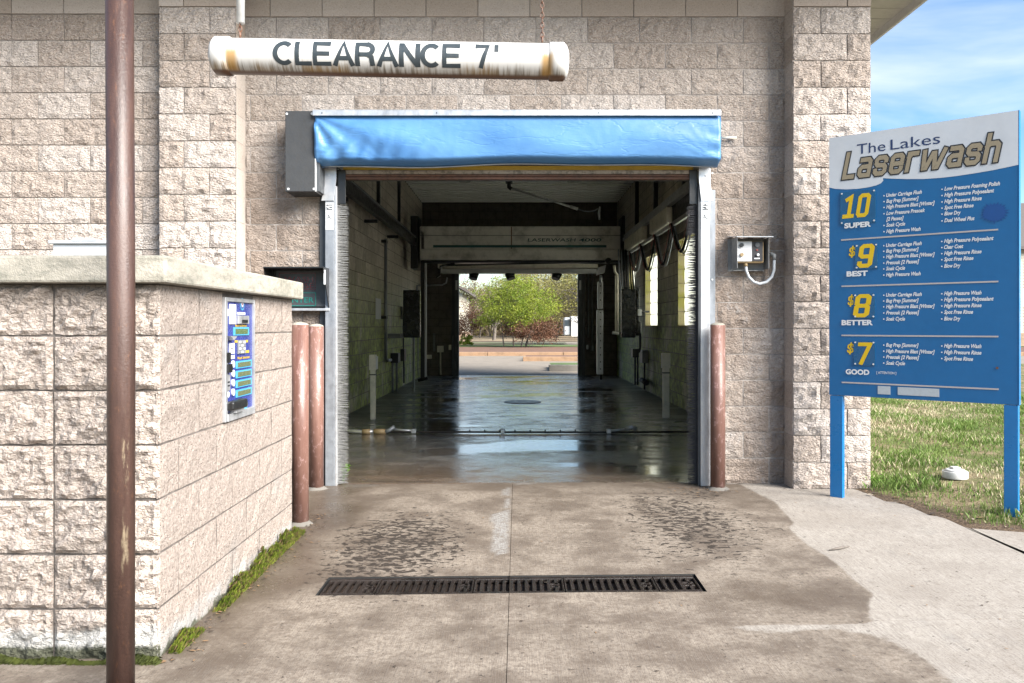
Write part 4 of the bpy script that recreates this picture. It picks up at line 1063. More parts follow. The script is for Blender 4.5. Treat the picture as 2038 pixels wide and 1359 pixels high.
for px in range(905, 1190, 30): mb.tube([(uq(px).x, UY, .018), (uq(px).x, UY-.02, .045)], .008, 6)
mb.build('spray_jet', M['black'], US)
# floor drain cover inside
o = MB().disc((P(1040, 0, 13.5).x, 13.3, .002), .30, (0, 0, 1), .006, 24).build('floor_drain_lid', M['iron'], None)
tag(o, 'round dark drain lid in the middle of the wet bay floor', 'drain lid')

# ================================================================ TICKET KIOSK
KX = -1.328; KY = 3.04; KE = 4.86; KZ0 = -.017; KT = 1.395
K = empty('payment_kiosk', (KX, KY, 0), label='block-built payment kiosk with concrete cap at left of the driveway', cat='kiosk')
core = MB().box((-3.2, KY+.012, -.05), (KX-.012, KE, KT)).build('kiosk_core', M['mortar_dark'], K)
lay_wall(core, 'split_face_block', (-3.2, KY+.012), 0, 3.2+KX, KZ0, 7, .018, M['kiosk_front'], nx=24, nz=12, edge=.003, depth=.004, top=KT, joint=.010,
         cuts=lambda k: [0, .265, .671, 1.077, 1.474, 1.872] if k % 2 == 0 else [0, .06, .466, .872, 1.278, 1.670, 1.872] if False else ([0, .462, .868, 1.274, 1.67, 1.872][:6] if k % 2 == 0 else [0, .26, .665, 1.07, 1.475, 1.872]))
def kuz(px, py): Y = F*(-KX)/(VX-px); return Y, EYE-(py-VY)*Y/F
ms0 = 3.715; ms1 = 4.137; mz0, mz1 = .80, 1.37
lay_wall(core, 'pitted_block', (KX-.012, KY+.0), pi/2, KE-KY, KZ0, 7, .008, M['kiosk_side'], nx=6, nz=3, edge=.002, depth=.004, top=KT, joint=.009,
         holes=[(ms0-KY, ms1-KY, mz0-.0, mz1)], cuts=lambda k: [0, .195, .60, 1.005, 1.41, KE-KY] if k % 2 else [0, .40, .805, 1.21, 1.61, KE-KY])
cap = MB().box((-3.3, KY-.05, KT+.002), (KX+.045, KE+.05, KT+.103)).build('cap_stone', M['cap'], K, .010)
# payment panel
pp = boxpart('payment_panel', (KX-.10, ms0+.028, mz0+.035), (KX-.0085, ms1-.012, mz1-.018), M['panel_blue'], K, .002)
mb = MB(); fx0, fx1 = KX-.03, KX+.004
mb.box((fx0, ms0, mz0), (fx1, ms0+.028, mz1)).box((fx0, ms1-.014, mz0+.001), (fx1-.001, ms1, mz1-.001)).box((fx0, ms0+.028, mz1-.018), (fx1-.002, ms1-.014, mz1)).box((fx0, ms0+.028, mz0), (fx1+.003, ms1-.014, mz0+.034))
mb.build('frame', M['alu'], pp, .002)
def mz(zx, zy): return kuz(430+zx/4.53, 560+zy/4.53)
FXP = KX-.008
def mbox(name, x0, y0, x1, y1, mat, d=.006, base=0.0, bev=.001):
    (Ya, za) = mz(x0, (y0+y1)/2); (Yb, zb_) = mz(x1, (y0+y1)/2); xm = (x0+x1)/2; z0_ = mz(xm, y1)[1]; z1_ = mz(xm, y0)[1]
    return boxpart(name, (FXP+base, Ya, z0_), (FXP+base+d, Yb, z1_), M[mat], pp, bev)
def mdisc(name, x, y, r, mat, d=.006, base=0.0):
    Y_, z_ = mz(x, y); MB().disc((FXP+base, Y_, z_), r, (1, 0, 0), d, 20).build(name, M[mat], pp)
mdisc('emblem', 250, 205, .030, 'cyan', .001); mdisc('emblem', 250, 205, .023, 'panel_blue', .0015); mdisc('emblem', 250, 205, .014, 'sticker', .002); mdisc('emblem', 250, 205, .007, 'red_dim', .0025)
mbox('label', 133, 205, 190, 385, 'sticker', .004); mbox('label', 88, 245, 125, 312, 'sticker', .002); mbox('label', 205, 278, 275, 300, 'sticker', .002)
mbox('slot_bezel', 200, 308, 292, 382, 'alu', .012); mbox('slot', 225, 345, 275, 372, 'black', .004, .012)
mbox('metal_strip', 86, 320, 103, 470, 'white_paint', .008); mbox('display_frame', 168, 412, 306, 486, 'cyan', .004); mbox('display', 182, 426, 292, 474, 'screen_green', .002, .004)
mbox('keypad', 207, 530, 272, 652, 'grey_paint', .006)
for i in range(3):
    for j in range(4): mbox('key', 211+i*20, 536+j*29, 226+i*20, 558+j*29, 'alu' if (i+j) % 2 else 'grey_box', .003, .006, 0)
mbox('label', 182, 530, 206, 552, 'yellow', .002); mbox('label', 273, 527, 300, 550, 'yellow', .002); mbox('label', 273, 620, 310, 645, 'yellow', .002)
mbox('label', 131, 556, 180, 700, 'sticker', .002); mbox('label_bar', 134, 652, 176, 664, 'panel_blue', .001, .0021, 0); mbox('label_bar', 140, 600, 170, 606, 'ink', .001, .0021, 0)
for j in range(4):
    y = 712+j*84.5; mbox('display_frame', 190, y, 330, y+66, 'cyan', .004); mbox('display', 203, y+12, 318, y+55, 'screen_olive', .002, .004)
    mdisc('button', 163, y+33, .0165, 'sticker', .007)
mdisc('button', 117, 1020, .014, 'sticker', .006)
mbox('bill_slot', 90, 640, 128, 735, 'black', .012); mbox('bill_slot', 90, 745, 128, 822, 'black', .02); mbox('coin_plate', 90, 842, 130, 985, 'alu', .008)
mbox('coin_slot', 92, 902, 122, 914, 'black', .002, .008, 0); mbox('coin_slot', 92, 935, 122, 947, 'black', .002, .008, 0)
mbox('change_cup', 92, 1068, 222, 1150, 'black', .045, 0, .01); mbox('cup_lip', 140, 1145, 215, 1175, 'alu', .03)
mdisc('key_lock', 237, 1110, .012, 'galv', .01); mdisc('key_lock', 278, 1105, .012, 'galv', .01); mbox('label', 262, 1120, 292, 1165, 'cyan', .002)
Y_, z_ = mz(90, 492); Y2, z2 = mz(150, 495)
MB().prism([(FXP, Y_, z_), (FXP, Y2, z2), (FXP, (Y_+Y2)/2, mz(110, 530)[1])], (.03, 0, 0)).build('spout', M['alu'], pp)
t = MB()
for body, xa, xb, yb in (('Wash Selection', 205, 315, 699), ('Instructions', 187, 288, 404)):
    (Ya, za) = mz(xa, yb); (Yb, _) = mz(xb, yb); text_to(t, body, Ya, za-.002, .012, Yb-Ya, .012, 0, lambda u, z: (FXP+.001, u, z))
t.build('lettering', M['sign_yellow'], pp)
# electrical cabinet behind the kiosk
EB = empty('utility_cabinet', (-2.4, 5.05, 0), label='pale grey utility cabinet with a lid rising behind the kiosk', cat='cabinet')
a = P(99, 0, 5.2).x; b_ = P(222, 0, 5.2).x; zt_ = P(0, 482, 5.2).z
boxpart('cabinet_body', (a+.02, 5.2, -.02), (b_, 5.34, zt_-.01), M['grey_box'], EB, .004)
boxpart('cabinet_lid', (a, 5.18, zt_-.01), (b_+.01, 5.36, zt_+.012), M['grey_box'], EB, .004)
boxpart('hasp', (P(146, 0, 5.2).x, 5.176, zt_+.006), (P(197, 0, 5.2).x, 5.3, zt_+.018), M['grey_box'], EB, .003)

# ================================================================ POLE AND CLEARANCE BAR
PX = -1.318; PYY = 2.72
SP_ = empty('steel_pole', (PX, PYY, 0), label='tall red-brown steel pole standing in front of the kiosk', cat='pole')
MB().tube([(PX, PYY, -.02), (PX+.002, PYY, 1.2), (PX-.006, PYY, 2.75)], .0435, 40).build('shaft', M['pole'], SP_)
MB().tube([(PX-.006, PYY, 2.72), (.35, PYY, 2.72)], .035, 20).build('arm', M['pole'], SP_)
MB().disc((PX, PYY, -.002), .09, (0, 0, 1), .012, 24).build('base_plate', M['iron'], SP_)
xa = (420-VX)*PYY/F; xb = (1133-VX)*PYY/F; za = P(0, 111.5, PYY).z; zb_ = P(0, 123.5, PYY).z
ang = atan2(zb_-za, xb-xa); LB = sqrt((xb-xa)**2+(zb_-za)**2)
CB = bpy.data.objects.new('clearance_bar', None); COL.objects.link(CB); CB.location = (xa, PYY, za); CB.rotation_euler = (0, -ang, 0)
tag(CB, 'white clearance tube with rust streaks hanging on chains over the driveway', 'clearance bar')
RT = .0585*1.0
def capm(x0, x1, name, dome):
    mb = MB(); n = 32; prof = [(x0, RT+.0005), (x0, RT+.0045)]
    prof = [(0, .0), (.003, .035), (.010, .052), (.020, RT+.0045), (.066, RT+.0045), (.068, RT+.0005)]
    vs = []
    for (u, r) in prof:
        x = x0+u if dome < 0 else x1-u
        for j in range(n): vs.append((x, r*cos(2*pi*j/n), r*sin(2*pi*j/n)))
    mb.add(vs, [(i*n+j, i*n+(j+1) % n, (i+1)*n+(j+1) % n, (i+1)*n+j) for i in range(len(prof)-1) for j in range(n)], 0, True)
    return mb.build(name, M['tube'], CB, local=True)
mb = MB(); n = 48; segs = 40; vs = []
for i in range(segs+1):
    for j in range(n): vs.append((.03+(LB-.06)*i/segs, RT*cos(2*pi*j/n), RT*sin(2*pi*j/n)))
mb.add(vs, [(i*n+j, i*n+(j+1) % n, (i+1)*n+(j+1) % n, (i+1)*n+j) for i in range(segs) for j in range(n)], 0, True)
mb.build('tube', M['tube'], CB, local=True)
capm(0, LB, 'end_cap', -1); capm(0, LB, 'end_cap', 1)
# lettering wrapped on the tube
t = MB(); sc_ = PYY/F
def wrapfn(u, z): return (u, 0, z)
def arc(cx, cy, rx, ry, a0, a1, n=14): return [(cx+rx*cos(radians(a0+(a1-a0)*i/n)), cy+ry*sin(radians(a0+(a1-a0)*i/n))) for i in range(n+1)]
CG = {'C': (.80, [arc(.40, .5, .33, .42, 48, 312, 22)]), 'L': (.68, [[(.09, 1), (.09, .08), (.64, .08)]]), 'E': (.74, [[(.68, .92), (.09, .92), (.09, .08), (.70, .08)], [(.13, .51), (.64, .51)]]),
      'A': (.86, [[(.09, 0), (.43, .97), (.77, 0)], [(.24, .33), (.62, .33)]]), 'R': (.80, [[(.09, 0), (.09, .92), (.45, .92)]+arc(.45, .71, .22, .21, 90, -90, 8)+[(.13, .50)], [(.45, .50), (.62, .40), (.66, .02)]]),
      'N': (.82, [[(.09, 0), (.09, 1)], [(.10, .96), (.70, .04)], [(.71, 0), (.71, 1)]]), '7': (.86, [[(.04, .92), (.58, .92), (.42, .5), (.28, .0)]]), "'": (.25, [[(.10, 1), (.10, .70)]])}
def stroke2(mb, pts, w_, fn):
    P2 = [Vector(p) for p in pts]; n = len(P2); h = w_/2; A_ = []; B_ = []
    for i in range(n):
        d0 = (P2[i]-P2[i-1]).normalized() if i else (P2[1]-P2[0]).normalized(); d1 = (P2[i+1]-P2[i]).normalized() if i < n-1 else d0
        q_ = Vector((-(d0+d1).y, (d0+d1).x)); q_ = q_.normalized() if q_.length > 1e-6 else Vector((-d0.y, d0.x)); k_ = h/max(.8, q_.dot(Vector((-d0.y, d0.x))))
        A_.append(P2[i]+q_*k_); B_.append(P2[i]-q_*k_)
    for i in range(n-1): mb.add([fn(*A_[i]), fn(*A_[i+1]), fn(*B_[i+1]), fn(*B_[i])], [(0, 1, 2, 3)])
def cword(word_, u0_, u1_, z0_, cap_):
    tot = sum(CG[c][0] for c in word_)-.08; sx_ = (u1_-u0_)/tot; x_ = 0; k_ = 0
    for c in word_:
        for st_ in CG[c][1]:
            k_ += 1; stroke2(t, st_, .185, lambda a, b, X=x_, K_=k_: (u0_+(X+a)*sx_, K_*.000015, z0_+b*cap_))
        x_ += CG[c][0]
cword('CLEARANCE', (554-420)*sc_, (917-420)*sc_, -.0245, 44.5*sc_); cword("7'", (946-420)*sc_, (992-420)*sc_, -.0245, 44.5*sc_)
me = bpy.data.meshes.new('lettering'); me.from_pydata(t.v, [], t.f); bm = bmesh.new(); bm.from_mesh(me)
for k in range(-12, 26):
    bmesh.ops.bisect_plane(bm, geom=bm.verts[:]+bm.edges[:]+bm.faces[:], plane_co=(0, 0, k*.003), plane_no=(0, 0, 1))
for v in bm.verts:
    th = math.asin(max(-1, min(1, v.co.z/(RT+.001))))-radians(17); rr_ = RT+.0008+v.co.y; v.co.y = -rr_*cos(th); v.co.z = rr_*sin(th)
bm.to_mesh(me); bm.free(); me.materials.append(M['ink']); o = bpy.data.objects.new('lettering', me); COL.objects.link(o); o.parent = CB
# chains
def chain(x, z0, z1, r=.0016, ln=.022):
    mb = MB(); z = z0; k = 0
    while z < z1:
        pts = []
        for i in range(13):
            q = 2*pi*i/12; dx = .0055*cos(q); dz = (ln/2)*sin(q)
            pts.append((x+(dx if k % 2 else 0), PYY+(0 if k % 2 else dx), z+dz))
        mb.tube(pts, r, 6, False); z += ln-.0055; k += 1
    return mb.build('chain', M['chain'], CB)
CB_m = wm(CB)
chain(P(1079, 0, PYY).x, P(0, 80, PYY).z, 2.69); chain(P(478, 0, PYY).x, P(0, 68, PYY).z, P(0, 44, PYY).z, .0018)
for px in (478, 1079):
    c = P(px, 84 if px > 800 else 76, PYY); MB().tube([c, c+Vector((0, 0, .02))], .003, 8).build('eye_bolt', M['chain'], CB)
c = P(479, 46, PYY); MB().tube([c, (c.x-.001, PYY, 2.70)], .0135, 20).build('chain_sleeve', M['white_paint'], CB)

# ================================================================ BOLLARDS
def bollard(x, y, r, h, label, z0=0):
    o = empty('bollard', (x, y, z0), label=label, cat='bollard', group='red pipe bollards beside the bay opening')
    MB().tube([(x, y, z0-.02), (x, y, h)], r, 28).build('pipe', M['bollard'], o)
    mb = MB(); vs = []; n = 28
    prof = [(r*.99, 0), (r*.86, .008), (r*.55, .015), (.001, .019)]
    for a_, dz in prof: vs += [(x+a_*cos(2*pi*j/n), y+a_*sin(2*pi*j/n), h+dz) for j in range(n)]
    mb.add(vs, [(i*n+j, i*n+(j+1) % n, (i+1)*n+(j+1) % n, (i+1)*n+j) for i in range(3) for j in range(n)], 0, True)
    mb.build('fill', M['cap'], o)
    mb = MB(); rr = random.Random(int(x*100)); n = 18
    ring = [(x+(r+.02+.02*rr.random())*cos(2*pi*j/n), y+(r+.015+.02*rr.random())*sin(2*pi*j/n), -.002) for j in range(n)]
    ring2 = [(x+r*.9*cos(2*pi*j/n), y+r*.9*sin(2*pi*j/n), .025) for j in range(n)]
    mb.add(ring+ring2, [(j, (j+1) % n, n+(j+1) % n, n+j) for j in range(n)], 0, True); mb.build('footing', M['kerb_grey'], o)
bollard(P(597, 0, 5.12).x, 5.12, .054, 1.245, 'faded red bollard just past the far corner of the payment kiosk')
bollard(P(629.5, 0, 6.22).x, 6.22, .056, 1.235, 'faded red bollard hard against the left door track')
bollard(P(1428.5, 0, 6.22).x, 6.22, .056, 1.245, 'faded red bollard standing against the right door track')

# ================================================================ DRAIN GRATE
sh_ = lambda x, v: v+.03*x
DG = empty('trench_drain', (-.02, 3.93, 0), label='rusty cast-iron trench drain grate across the driveway', cat='drain')
mb = MB(); x0, x1, v0, v1 = HOLE
for a, b_ in (((x0, v0), (x1, v0)), ((x1, v0), (x1, v1)), ((x1, v1), (x0, v1)), ((x0, v1), (x0, v0))):
    mb.add([(a[0], sh_(*a), -.001), (b_[0], sh_(*b_), -.001), (b_[0], sh_(*b_), -.25), (a[0], sh_(*a), -.25)], [(0, 1, 2, 3)])
mb.add([(x0, sh_(x0, v0), -.22), (x1, sh_(x1, v0), -.22), (x1, sh_(x1, v1), -.22), (x0, sh_(x0, v1), -.22)], [(0, 1, 2, 3)])
mb.build('channel', M['rubber'], DG)
xs = [x0+.012, P(740, 0, 3.9).x+.03, P(930, 0, 3.9).x+.03, P(1111, 0, 3.9).x+.03, P(1296, 0, 3.9).x+.03, x1-.012]
gi = 0
for a, b_ in zip(xs[:-1], xs[1:]):
    g = MB(); a += .002; b_ -= .002
    def hb_(xa_, xb2, va, vb, z1_=-.004, th=.018):
        g.hexa([(xa_, sh_(xa_, va), z1_-th), (xb2, sh_(xb2, va), z1_-th), (xb2, sh_(xb2, vb), z1_-th), (xa_, sh_(xa_, vb), z1_-th),
                (xa_, sh_(xa_, va), z1_), (xb2, sh_(xb2, va), z1_), (xb2, sh_(xb2, vb), z1_), (xa_, sh_(xa_, vb), z1_)])
    hb_(a, b_, v0+.012, v0+.045); hb_(a, b_, v1-.045, v1-.012); hb_(a, a+.006, v0+.04, v1-.04); hb_(b_-.006, b_, v0+.04, v1-.04)
    fr = g.build('grate_section', M['iron'], DG, .002)
    nb = max(3, int((b_-a)/.0345)); st = (b_-a)/nb
    for i in range(nb+1):
        g = MB(); xc = a+i*st; w_ = .0085
        hb_(max(a, xc-w_), min(b_, xc+w_), v0+.0455, v1-.0455, -.005)
        g.build('bar', M['iron'], fr, .0015)
    g = MB(); hb_(b_-st*1.9, b_-.02, v0+.105, v0+.125, -.005); hb_(b_-st*1.9, b_-.02, v1-.125, v1-.105, -.005); g.build('lift_bracket', M['iron'], fr, .001)

# ================================================================ CONTROL BOX right
CX = empty('control_box', (1.67, 6.4, 1.7), label='hooded grey control box with dials and looped conduit right of the bay', cat='control box')
x0, x1, y0, y1, z0, z1 = 1.669, 1.925, 6.225, 6.399, 1.665, 1.915
mb = MB().box((x0-.028, y1-.006, z0-.002), (x1, y1, z1+.004)).box((x0, y0, z0+.012), (x0+.004, y1-.006, z1)).box((x1-.004, y0+.04, z0+.012), (x1, y1-.006, z1)).box((x0+.004, y1-.06, z0), (x1-.02, y1-.007, z0+.004))
mb.build('housing', M['grey_paint'], CX, .001)
MB().hexa([(x0-.01, y0-.02, z1-.004), (x1+.015, y0-.02, z1-.004), (x1+.01, y1, z1+.016), (x0-.03, y1, z1+.016), (x0-.01, y0-.02, z1+.002), (x1+.015, y0-.02, z1+.002), (x1+.01, y1, z1+.022), (x0-.03, y1, z1+.022)]).build('hood', M['grey_box'], CX, .001)
dv = boxpart('device', (1.684, 6.295, 1.722), (1.895, 6.39, 1.892), M['tan'], CX, .012)
boxpart('face', (1.689, 6.291, 1.735), (1.800, 6.2945, 1.887), M['sticker'], dv, .001); boxpart('face', (1.801, 6.2908, 1.735), (1.885, 6.2945, 1.887), M['sign_black'], dv, .001)
def kn(px, py, r, m_, d=.012):
    q = P(px, py, 6.29); MB().disc((q.x, 6.2905, q.z), r, (0, -1, 0), d, 16).build('knob', M[m_], dv)
kn(1475.5, 488, .015, 'black', .018); kn(1475.8, 507, .014, 'tan', .016); kn(1508, 507, .010, 'sticker', .016); kn(1507, 487, .018, 'dark_steel', .008); kn(1506.5, 497.5, .006, 'red_rubber', .006)
boxpart('tag_plate', (P(1501, 0, 6.29).x, 6.2875, P(0, 515.5, 6.29).z), (P(1512, 0, 6.29).x, 6.2907, P(0, 513, 6.29).z), M['sticker'], dv, 0)
L1 = [(1484, 525), (1485, 538), (1490, 551), (1500, 561), (1512, 565), (1526, 561), (1536, 551), (1540.5, 537), (1541, 515)]
MB().tube([P(a, b_, 6.32) for a, b_ in L1], .0115, 12).build('conduit', M['grey_box'], CX)
MB().tube([P(1541, 517, 6.32), P(1541, 508, 6.32), P(1535, 505.5, 6.34), P(1533.5, 505, 6.41)], .0155, 12).build('elbow', M['grey_paint'], CX)
MB().tube([P(1484, 523, 6.32), P(1484, 530, 6.32)], .016, 12).build('gland', M['tan'], CX)

# ================================================================ WASH SIGNAL BOX left
NB = empty('signal_box', (-1.7, 6.3, 1.35), label='hooded black signal box with unlit red and green lettering above the bollards', cat='signal')
x0, x1, y0, y1, z0, z1 = -1.905, -1.455, 6.13, 6.39, P(0, 612, 6.2).z, P(0, 531, 6.13).z
MB().box((x0, y1-.02, z0), (x1, y1, z1)).box((x0, y0+.0, z1-.008), (x1, y1, z1+.002)).build('housing', M['black'], NB, .002)
for x in (x0, x1-.006):
    MB().prism([(x, y0, z1), (x, y1, z1), (x, y1, z0), (x, y1-.06, z0)], (.006, 0, 0)).build('side_shade', M['black'], NB)
boxpart('face', (x0+.03, y1-.03, z0+.012), (x1-.03, y1-.0205, z1-.012), M['dark_steel'], NB, .002)
boxpart('sill', (x0-.005, y1-.07, z0-.022), (x1+.005, y1, z0-.002), M['alu'], NB, .003)
boxpart('latch', (x1-.004, y0+.03, z1-.13), (x1+.008, y0+.05, z1-.02), M['sticker'], NB, .002)
FYN = y1-.032
def nq(px, py): Y = 6.36; q = P(px, py, Y); return q.x, q.z
def rframe(mb, xa_, za_, xb2, zb2, th):
    for a, b_ in (((xa_, za_), (xb2, za_+th)), ((xa_, zb2-th), (xb2, zb2)), ((xa_, za_), (xa_+th, zb2)), ((xb2-th, za_), (xb2, zb2))):
        mb.box((a[0], FYN-.0015, a[1]), (b_[0], FYN, b_[1]))
for (body, (pa, pb), yb, cap_, key) in (('WASH', (566, 624), 560.5, .038, 'red_dim'), ('IN USE', (566, 625), 573.5+0, .04, 'red_dim'), ('ENTER', (573, 624.5), 602, .040, 'green_dim')):
    t = MB(); xa_ = nq(pa, 0)[0]; xb2 = nq(pb, 0)[0]; zz_ = nq(0, yb)[1]
    text_to(t, body, xa_, zz_, cap_*1.0 if body != 'IN USE' else .042, xb2-xa_, .01, 0, lambda u, z: (u, FYN-.001, z)); t.build('lettering', M[key], NB)
mb = MB(); rframe(mb, nq(556, 0)[0], nq(0, 577)[1], nq(628, 0)[0], nq(0, 543)[1], .004); mb.build('border', M['red_dim'], NB)
mb = MB(); rframe(mb, nq(556, 0)[0], nq(0, 609)[1], nq(629, 0)[0], nq(0, 582)[1], .005); mb.build('border', M['green_dim'], NB)

# ================================================================ PRICE SIGN
SL = Vector((2.26, 5.94)); SR = Vector((3.160, 5.165)); sdv = (SR-SL); SW = sdv.length; sdn = sdv.normalized(); SANG = atan2(sdn.y, sdn.x)
PS = empty('price_sign', (SL.x, SL.y, 0), SANG, label='blue and pale grey wash price board on two blue posts', cat='sign')
def su(px, py):           # photo pixel -> board coordinates
    k = (px-VX)/F; t_ = (k*SL.y-SL.x)/(sdn.x-k*sdn.y); Y = SL.y+t_*sdn.y
    return t_, EYE-(py-VY)*Y/F
def z1s(zx, zy): return su(1640+zx/4.53, 200+zy/4.53)
def z2s(zx, zy): return su(1640+zx/4.53, 460+zy/4.53)
def z3s(zx, zy): return su(1640+zx/3.397, 680+zy/3.397)
BT, BB = 2.60, .738
def sbox(name, a, b_, mat, bev=.0, par=None): return MB().box(a, b_).build(name, M[mat], par or PS, bev, local=True)
board = sbox('board', (0, 0, BB), (SW, .045, BT), 'sign_blue', .002)
sbox('edge_trim', (SW+.0005, -.002, BB), (SW+.004, .047, BT), 'sign_post')
# white header
cur = [(37, 785), (100, 796), (200, 801), (300, 796), (400, 782), (470, 765), (515, 745), (535, 722), (532, 700), (620, 704), (750, 708), (900, 707), (1050, 697), (1200, 680), (1350, 657), (1500, 632), (1620, 608), (1745, 580)]
pts = [z1s(*c) for c in cur]; pts[0] = (0.001, pts[0][1]); pts[-1] = (SW-.001, pts[-1][1])
poly = [(u, -.0015, z) for u, z in pts]+[(SW-.001, -.0015, BT-.001), (.001, -.0015, BT-.001)]
hd = MB(); hd.poly(poly); HD = hd.build('header_panel', M['sign_white'], PS, local=True)
def fnS(y): return lambda u, z: (u, y, z)
def stext(mb, zf, body, x0, yb, x1, capx=None, cap=None, bold=.0, shear=.0, y=-.003):
    u0, zb0 = zf(x0, yb); u1 = zf(x1, yb)[0]; text_to(mb, body, u0, zb0, cap, u1-u0, bold, shear, fnS(y))
t = MB(); u0, z0 = z1s(297, 486); u1 = z1s(555, 470)[0]; text_to(t, 'The', u0, z0, .070, u1-u0, 0, 0, fnS(-.003))
u0, z0_ = z1s(600, 452); u1 = z1s(1048, 400)[0]; text_to(t, 'Lakes', u0, z0, .070, u1-u0, 0, 0, fnS(-.003)); t.build('lettering', M['sign_navy'], HD, local=True)
# chamfered block letters drawn as mitred strokes
GL = {'L': [[(0, 1.5), (0, 0), (.62, 0)]], 'a': [[(.05, 1), (.55, 1), (.68, .86), (.68, 0)], [(.68, .55), (.14, .55), (0, .42), (0, .13), (.13, 0), (.68, 0)]],
      's': [[(.68, .80), (.68, .87), (.55, 1), (.13, 1), (0, .87), (0, .66), (.12, .53), (.56, .5), (.68, .38), (.68, .13), (.55, 0), (.13, 0), (0, .13), (0, .2)]],
      'e': [[(.0, .5), (.68, .5), (.68, .87), (.55, 1), (.13, 1), (0, .87), (0, .13), (.13, 0), (.55, 0), (.68, .13), (.68, .2)]],
      'r': [[(0, 0), (0, 1)], [(0, .80), (.16, 1), (.5, 1)]], 'w': [[(0, 1), (.10, .0), (.26, .0), (.58, .86), (.70, .86), (.84, .0), (1.0, .0), (1.34, 1)]],
      'h': [[(0, 0), (0, 1.5)], [(0, .85), (.16, 1), (.55, 1), (.68, .87), (.68, 0)]],
      '1': [[(.05, 1.28), (.35, 1.45), (.35, 0)], [(0, 0), (.62, 0)]], '0': [[(.13, 0), (.55, 0), (.68, .13), (.68, 1.37), (.55, 1.5), (.13, 1.5), (0, 1.37), (0, .13), (.13, 0), (.3, 0)]],
      '9': [[(0, .2), (0, .13), (.13, 0), (.55, 0), (.68, .13), (.68, 1.37), (.55, 1.5), (.13, 1.5), (0, 1.37), (0, .83), (.13, .70), (.68, .70)]],
      '8': [[(.13, .76), (0, .9), (0, 1.37), (.13, 1.5), (.55, 1.5), (.68, 1.37), (.68, .9), (.55, .76)], [(.60, .75), (.08, .75)], [(.13, .76), (0, .62), (0, .13), (.13, 0), (.55, 0), (.68, .13), (.68, .62), (.55, .76)]],
      '7': [[(0, 1.5), (.72, 1.5), (.30, 0)]], '$': [[(.68, 1.1), (.68, 1.22), (.55, 1.35), (.13, 1.35), (0, 1.22), (0, .88), (.12, .76), (.56, .72), (.68, .6), (.68, .28), (.55, .15), (.13, .15), (0, .28), (0, .4)], [(.34, -.1), (.34, 1.6)]]}
WD = {'L': .66, 'r': .56, 'w': 1.30, '1': .66, '7': .74}
def stroke(mb, pts, w_, fn, mi=0):
    P2 = [Vector(p) for p in pts]; n = len(P2); h = w_/2; A_ = []; B_ = []
    for i in range(n):
        d0 = (P2[i]-P2[i-1]).normalized() if i else (P2[1]-P2[0]).normalized(); d1 = (P2[i+1]-P2[i]).normalized() if i < n-1 else d0
        nn = Vector((-(d0+d1).y, (d0+d1).x)); nn = nn.normalized() if nn.length > 1e-6 else Vector((-d0.y, d0.x)); k = h/max(.45, nn.dot(Vector((-d0.y, d0.x))))
        p = P2[i].copy()
        if i == 0: p -= d1*h*.98
        if i == n-1: p += d0*h*.98
        A_.append(p+nn*k); B_.append(p-nn*k)
    for i in range(n-1): mb.add([fn(*A_[i], i), fn(*A_[i+1], i), fn(*B_[i+1], i), fn(*B_[i], i)], [(0, 1, 2, 3)], mi)
def block_word(mb, word, u0, z0, width, xh, sw, y, shear=.2, gap=.34, extra=0):
    tot = sum(WD.get(c, .68) for c in word)+gap*(len(word)-1)+.26; sx = (width-xh*1.0*shear*.5)/tot; x = .13
    dy = 0
    for c in word:
        for q, st in enumerate(GL[c]):
            dy += .00003
            stroke(mb, st, sw+extra, (lambda a, b_, K=0, X=x, D_=dy: (u0+(X+a)*sx+b_*xh*shear, y-D_*4-K*.00002, z0+(b_+.13)*xh)))
        x += WD.get(c, .68)+gap
u0, z0 = z1s(165, 714); u1 = z1s(1585, 540)[0]; zx = z1s(1500, 455)[1]
xh = .108
t = MB(); block_word(t, 'Laserwash', u0, z0, (u1-u0), xh, .28, -.003, gap=.46, extra=.16); t.build('lettering', M['sign_black'], HD, local=True)
t = MB(); block_word(t, 'Laserwash', u0, z0, (u1-u0), xh, .28, -.0045, gap=.46, extra=0); t.build('lettering', M['sign_tan'], HD, local=True)
# price plates and lists
def word(mb, zf, body, x0, x1, yb, cap, y=-.0075): stext(mb, zf, body, x0, yb, x1, cap=cap, bold=.045, shear=0, y=y)
def bullets(zf, items):
    for side in (0, 1): bullets1(zf, [i for i in items if (i[0] > 1000) == bool(side)])
def bullets1(zf, items):
    t = MB()
    for (x0, x1, yb, body, bl) in items:
        u0, zb0 = zf(x0, yb); u1 = zf(x1, yb)[0]
        text_to(t, body, u0, zb0, .024, u1-u0, .028, .28, fnS(-.003))
        if bl:
            ub = zf(x0-20, yb)[0]; t.add([(ub+.005*cos(k*pi/3), -.003, zb0+.010+.005*sin(k*pi/3)) for k in range(6)], [tuple(range(6))])
    t.build('lettering', M['sign_letter'], PS, local=True)
UC, BPr, HB, LP, SCy, HW = 'Under Carriage Flush', 'Bug Prep [Summer]', 'High Pressure Blast [Winter]', 'Low Pressure Presoak', 'Soak Cycle', 'High Pressure Wash'
PR, HP, HR, SF, BD = 'Presoak [2 Passes]', 'High Pressure Polysealant', 'High Pressure Rinse', 'Spot Free Rinse', 'Blow Dry'
bullets(z1s, [(562, 884, 870, UC, 1), (562, 855, 923, BPr, 1), (562, 1000, 975, HB, 1), (562, 912, 1032, LP, 1), (562, 720, 1085, '[2 Passes]', 0), (562, 733, 1138, SCy, 1), (562, 873, 1194, HW, 1),
              (1085, 1588, 812, 'Low Pressure Foaming Polish', 1), (1085, 1535, 868, HP, 1), (1085, 1423, 926, HR, 1), (1085, 1349, 982, SF, 1), (1085, 1234, 1036, BD, 1), (1085, 1358, 1097, 'Dual Wheel Plus', 1)])
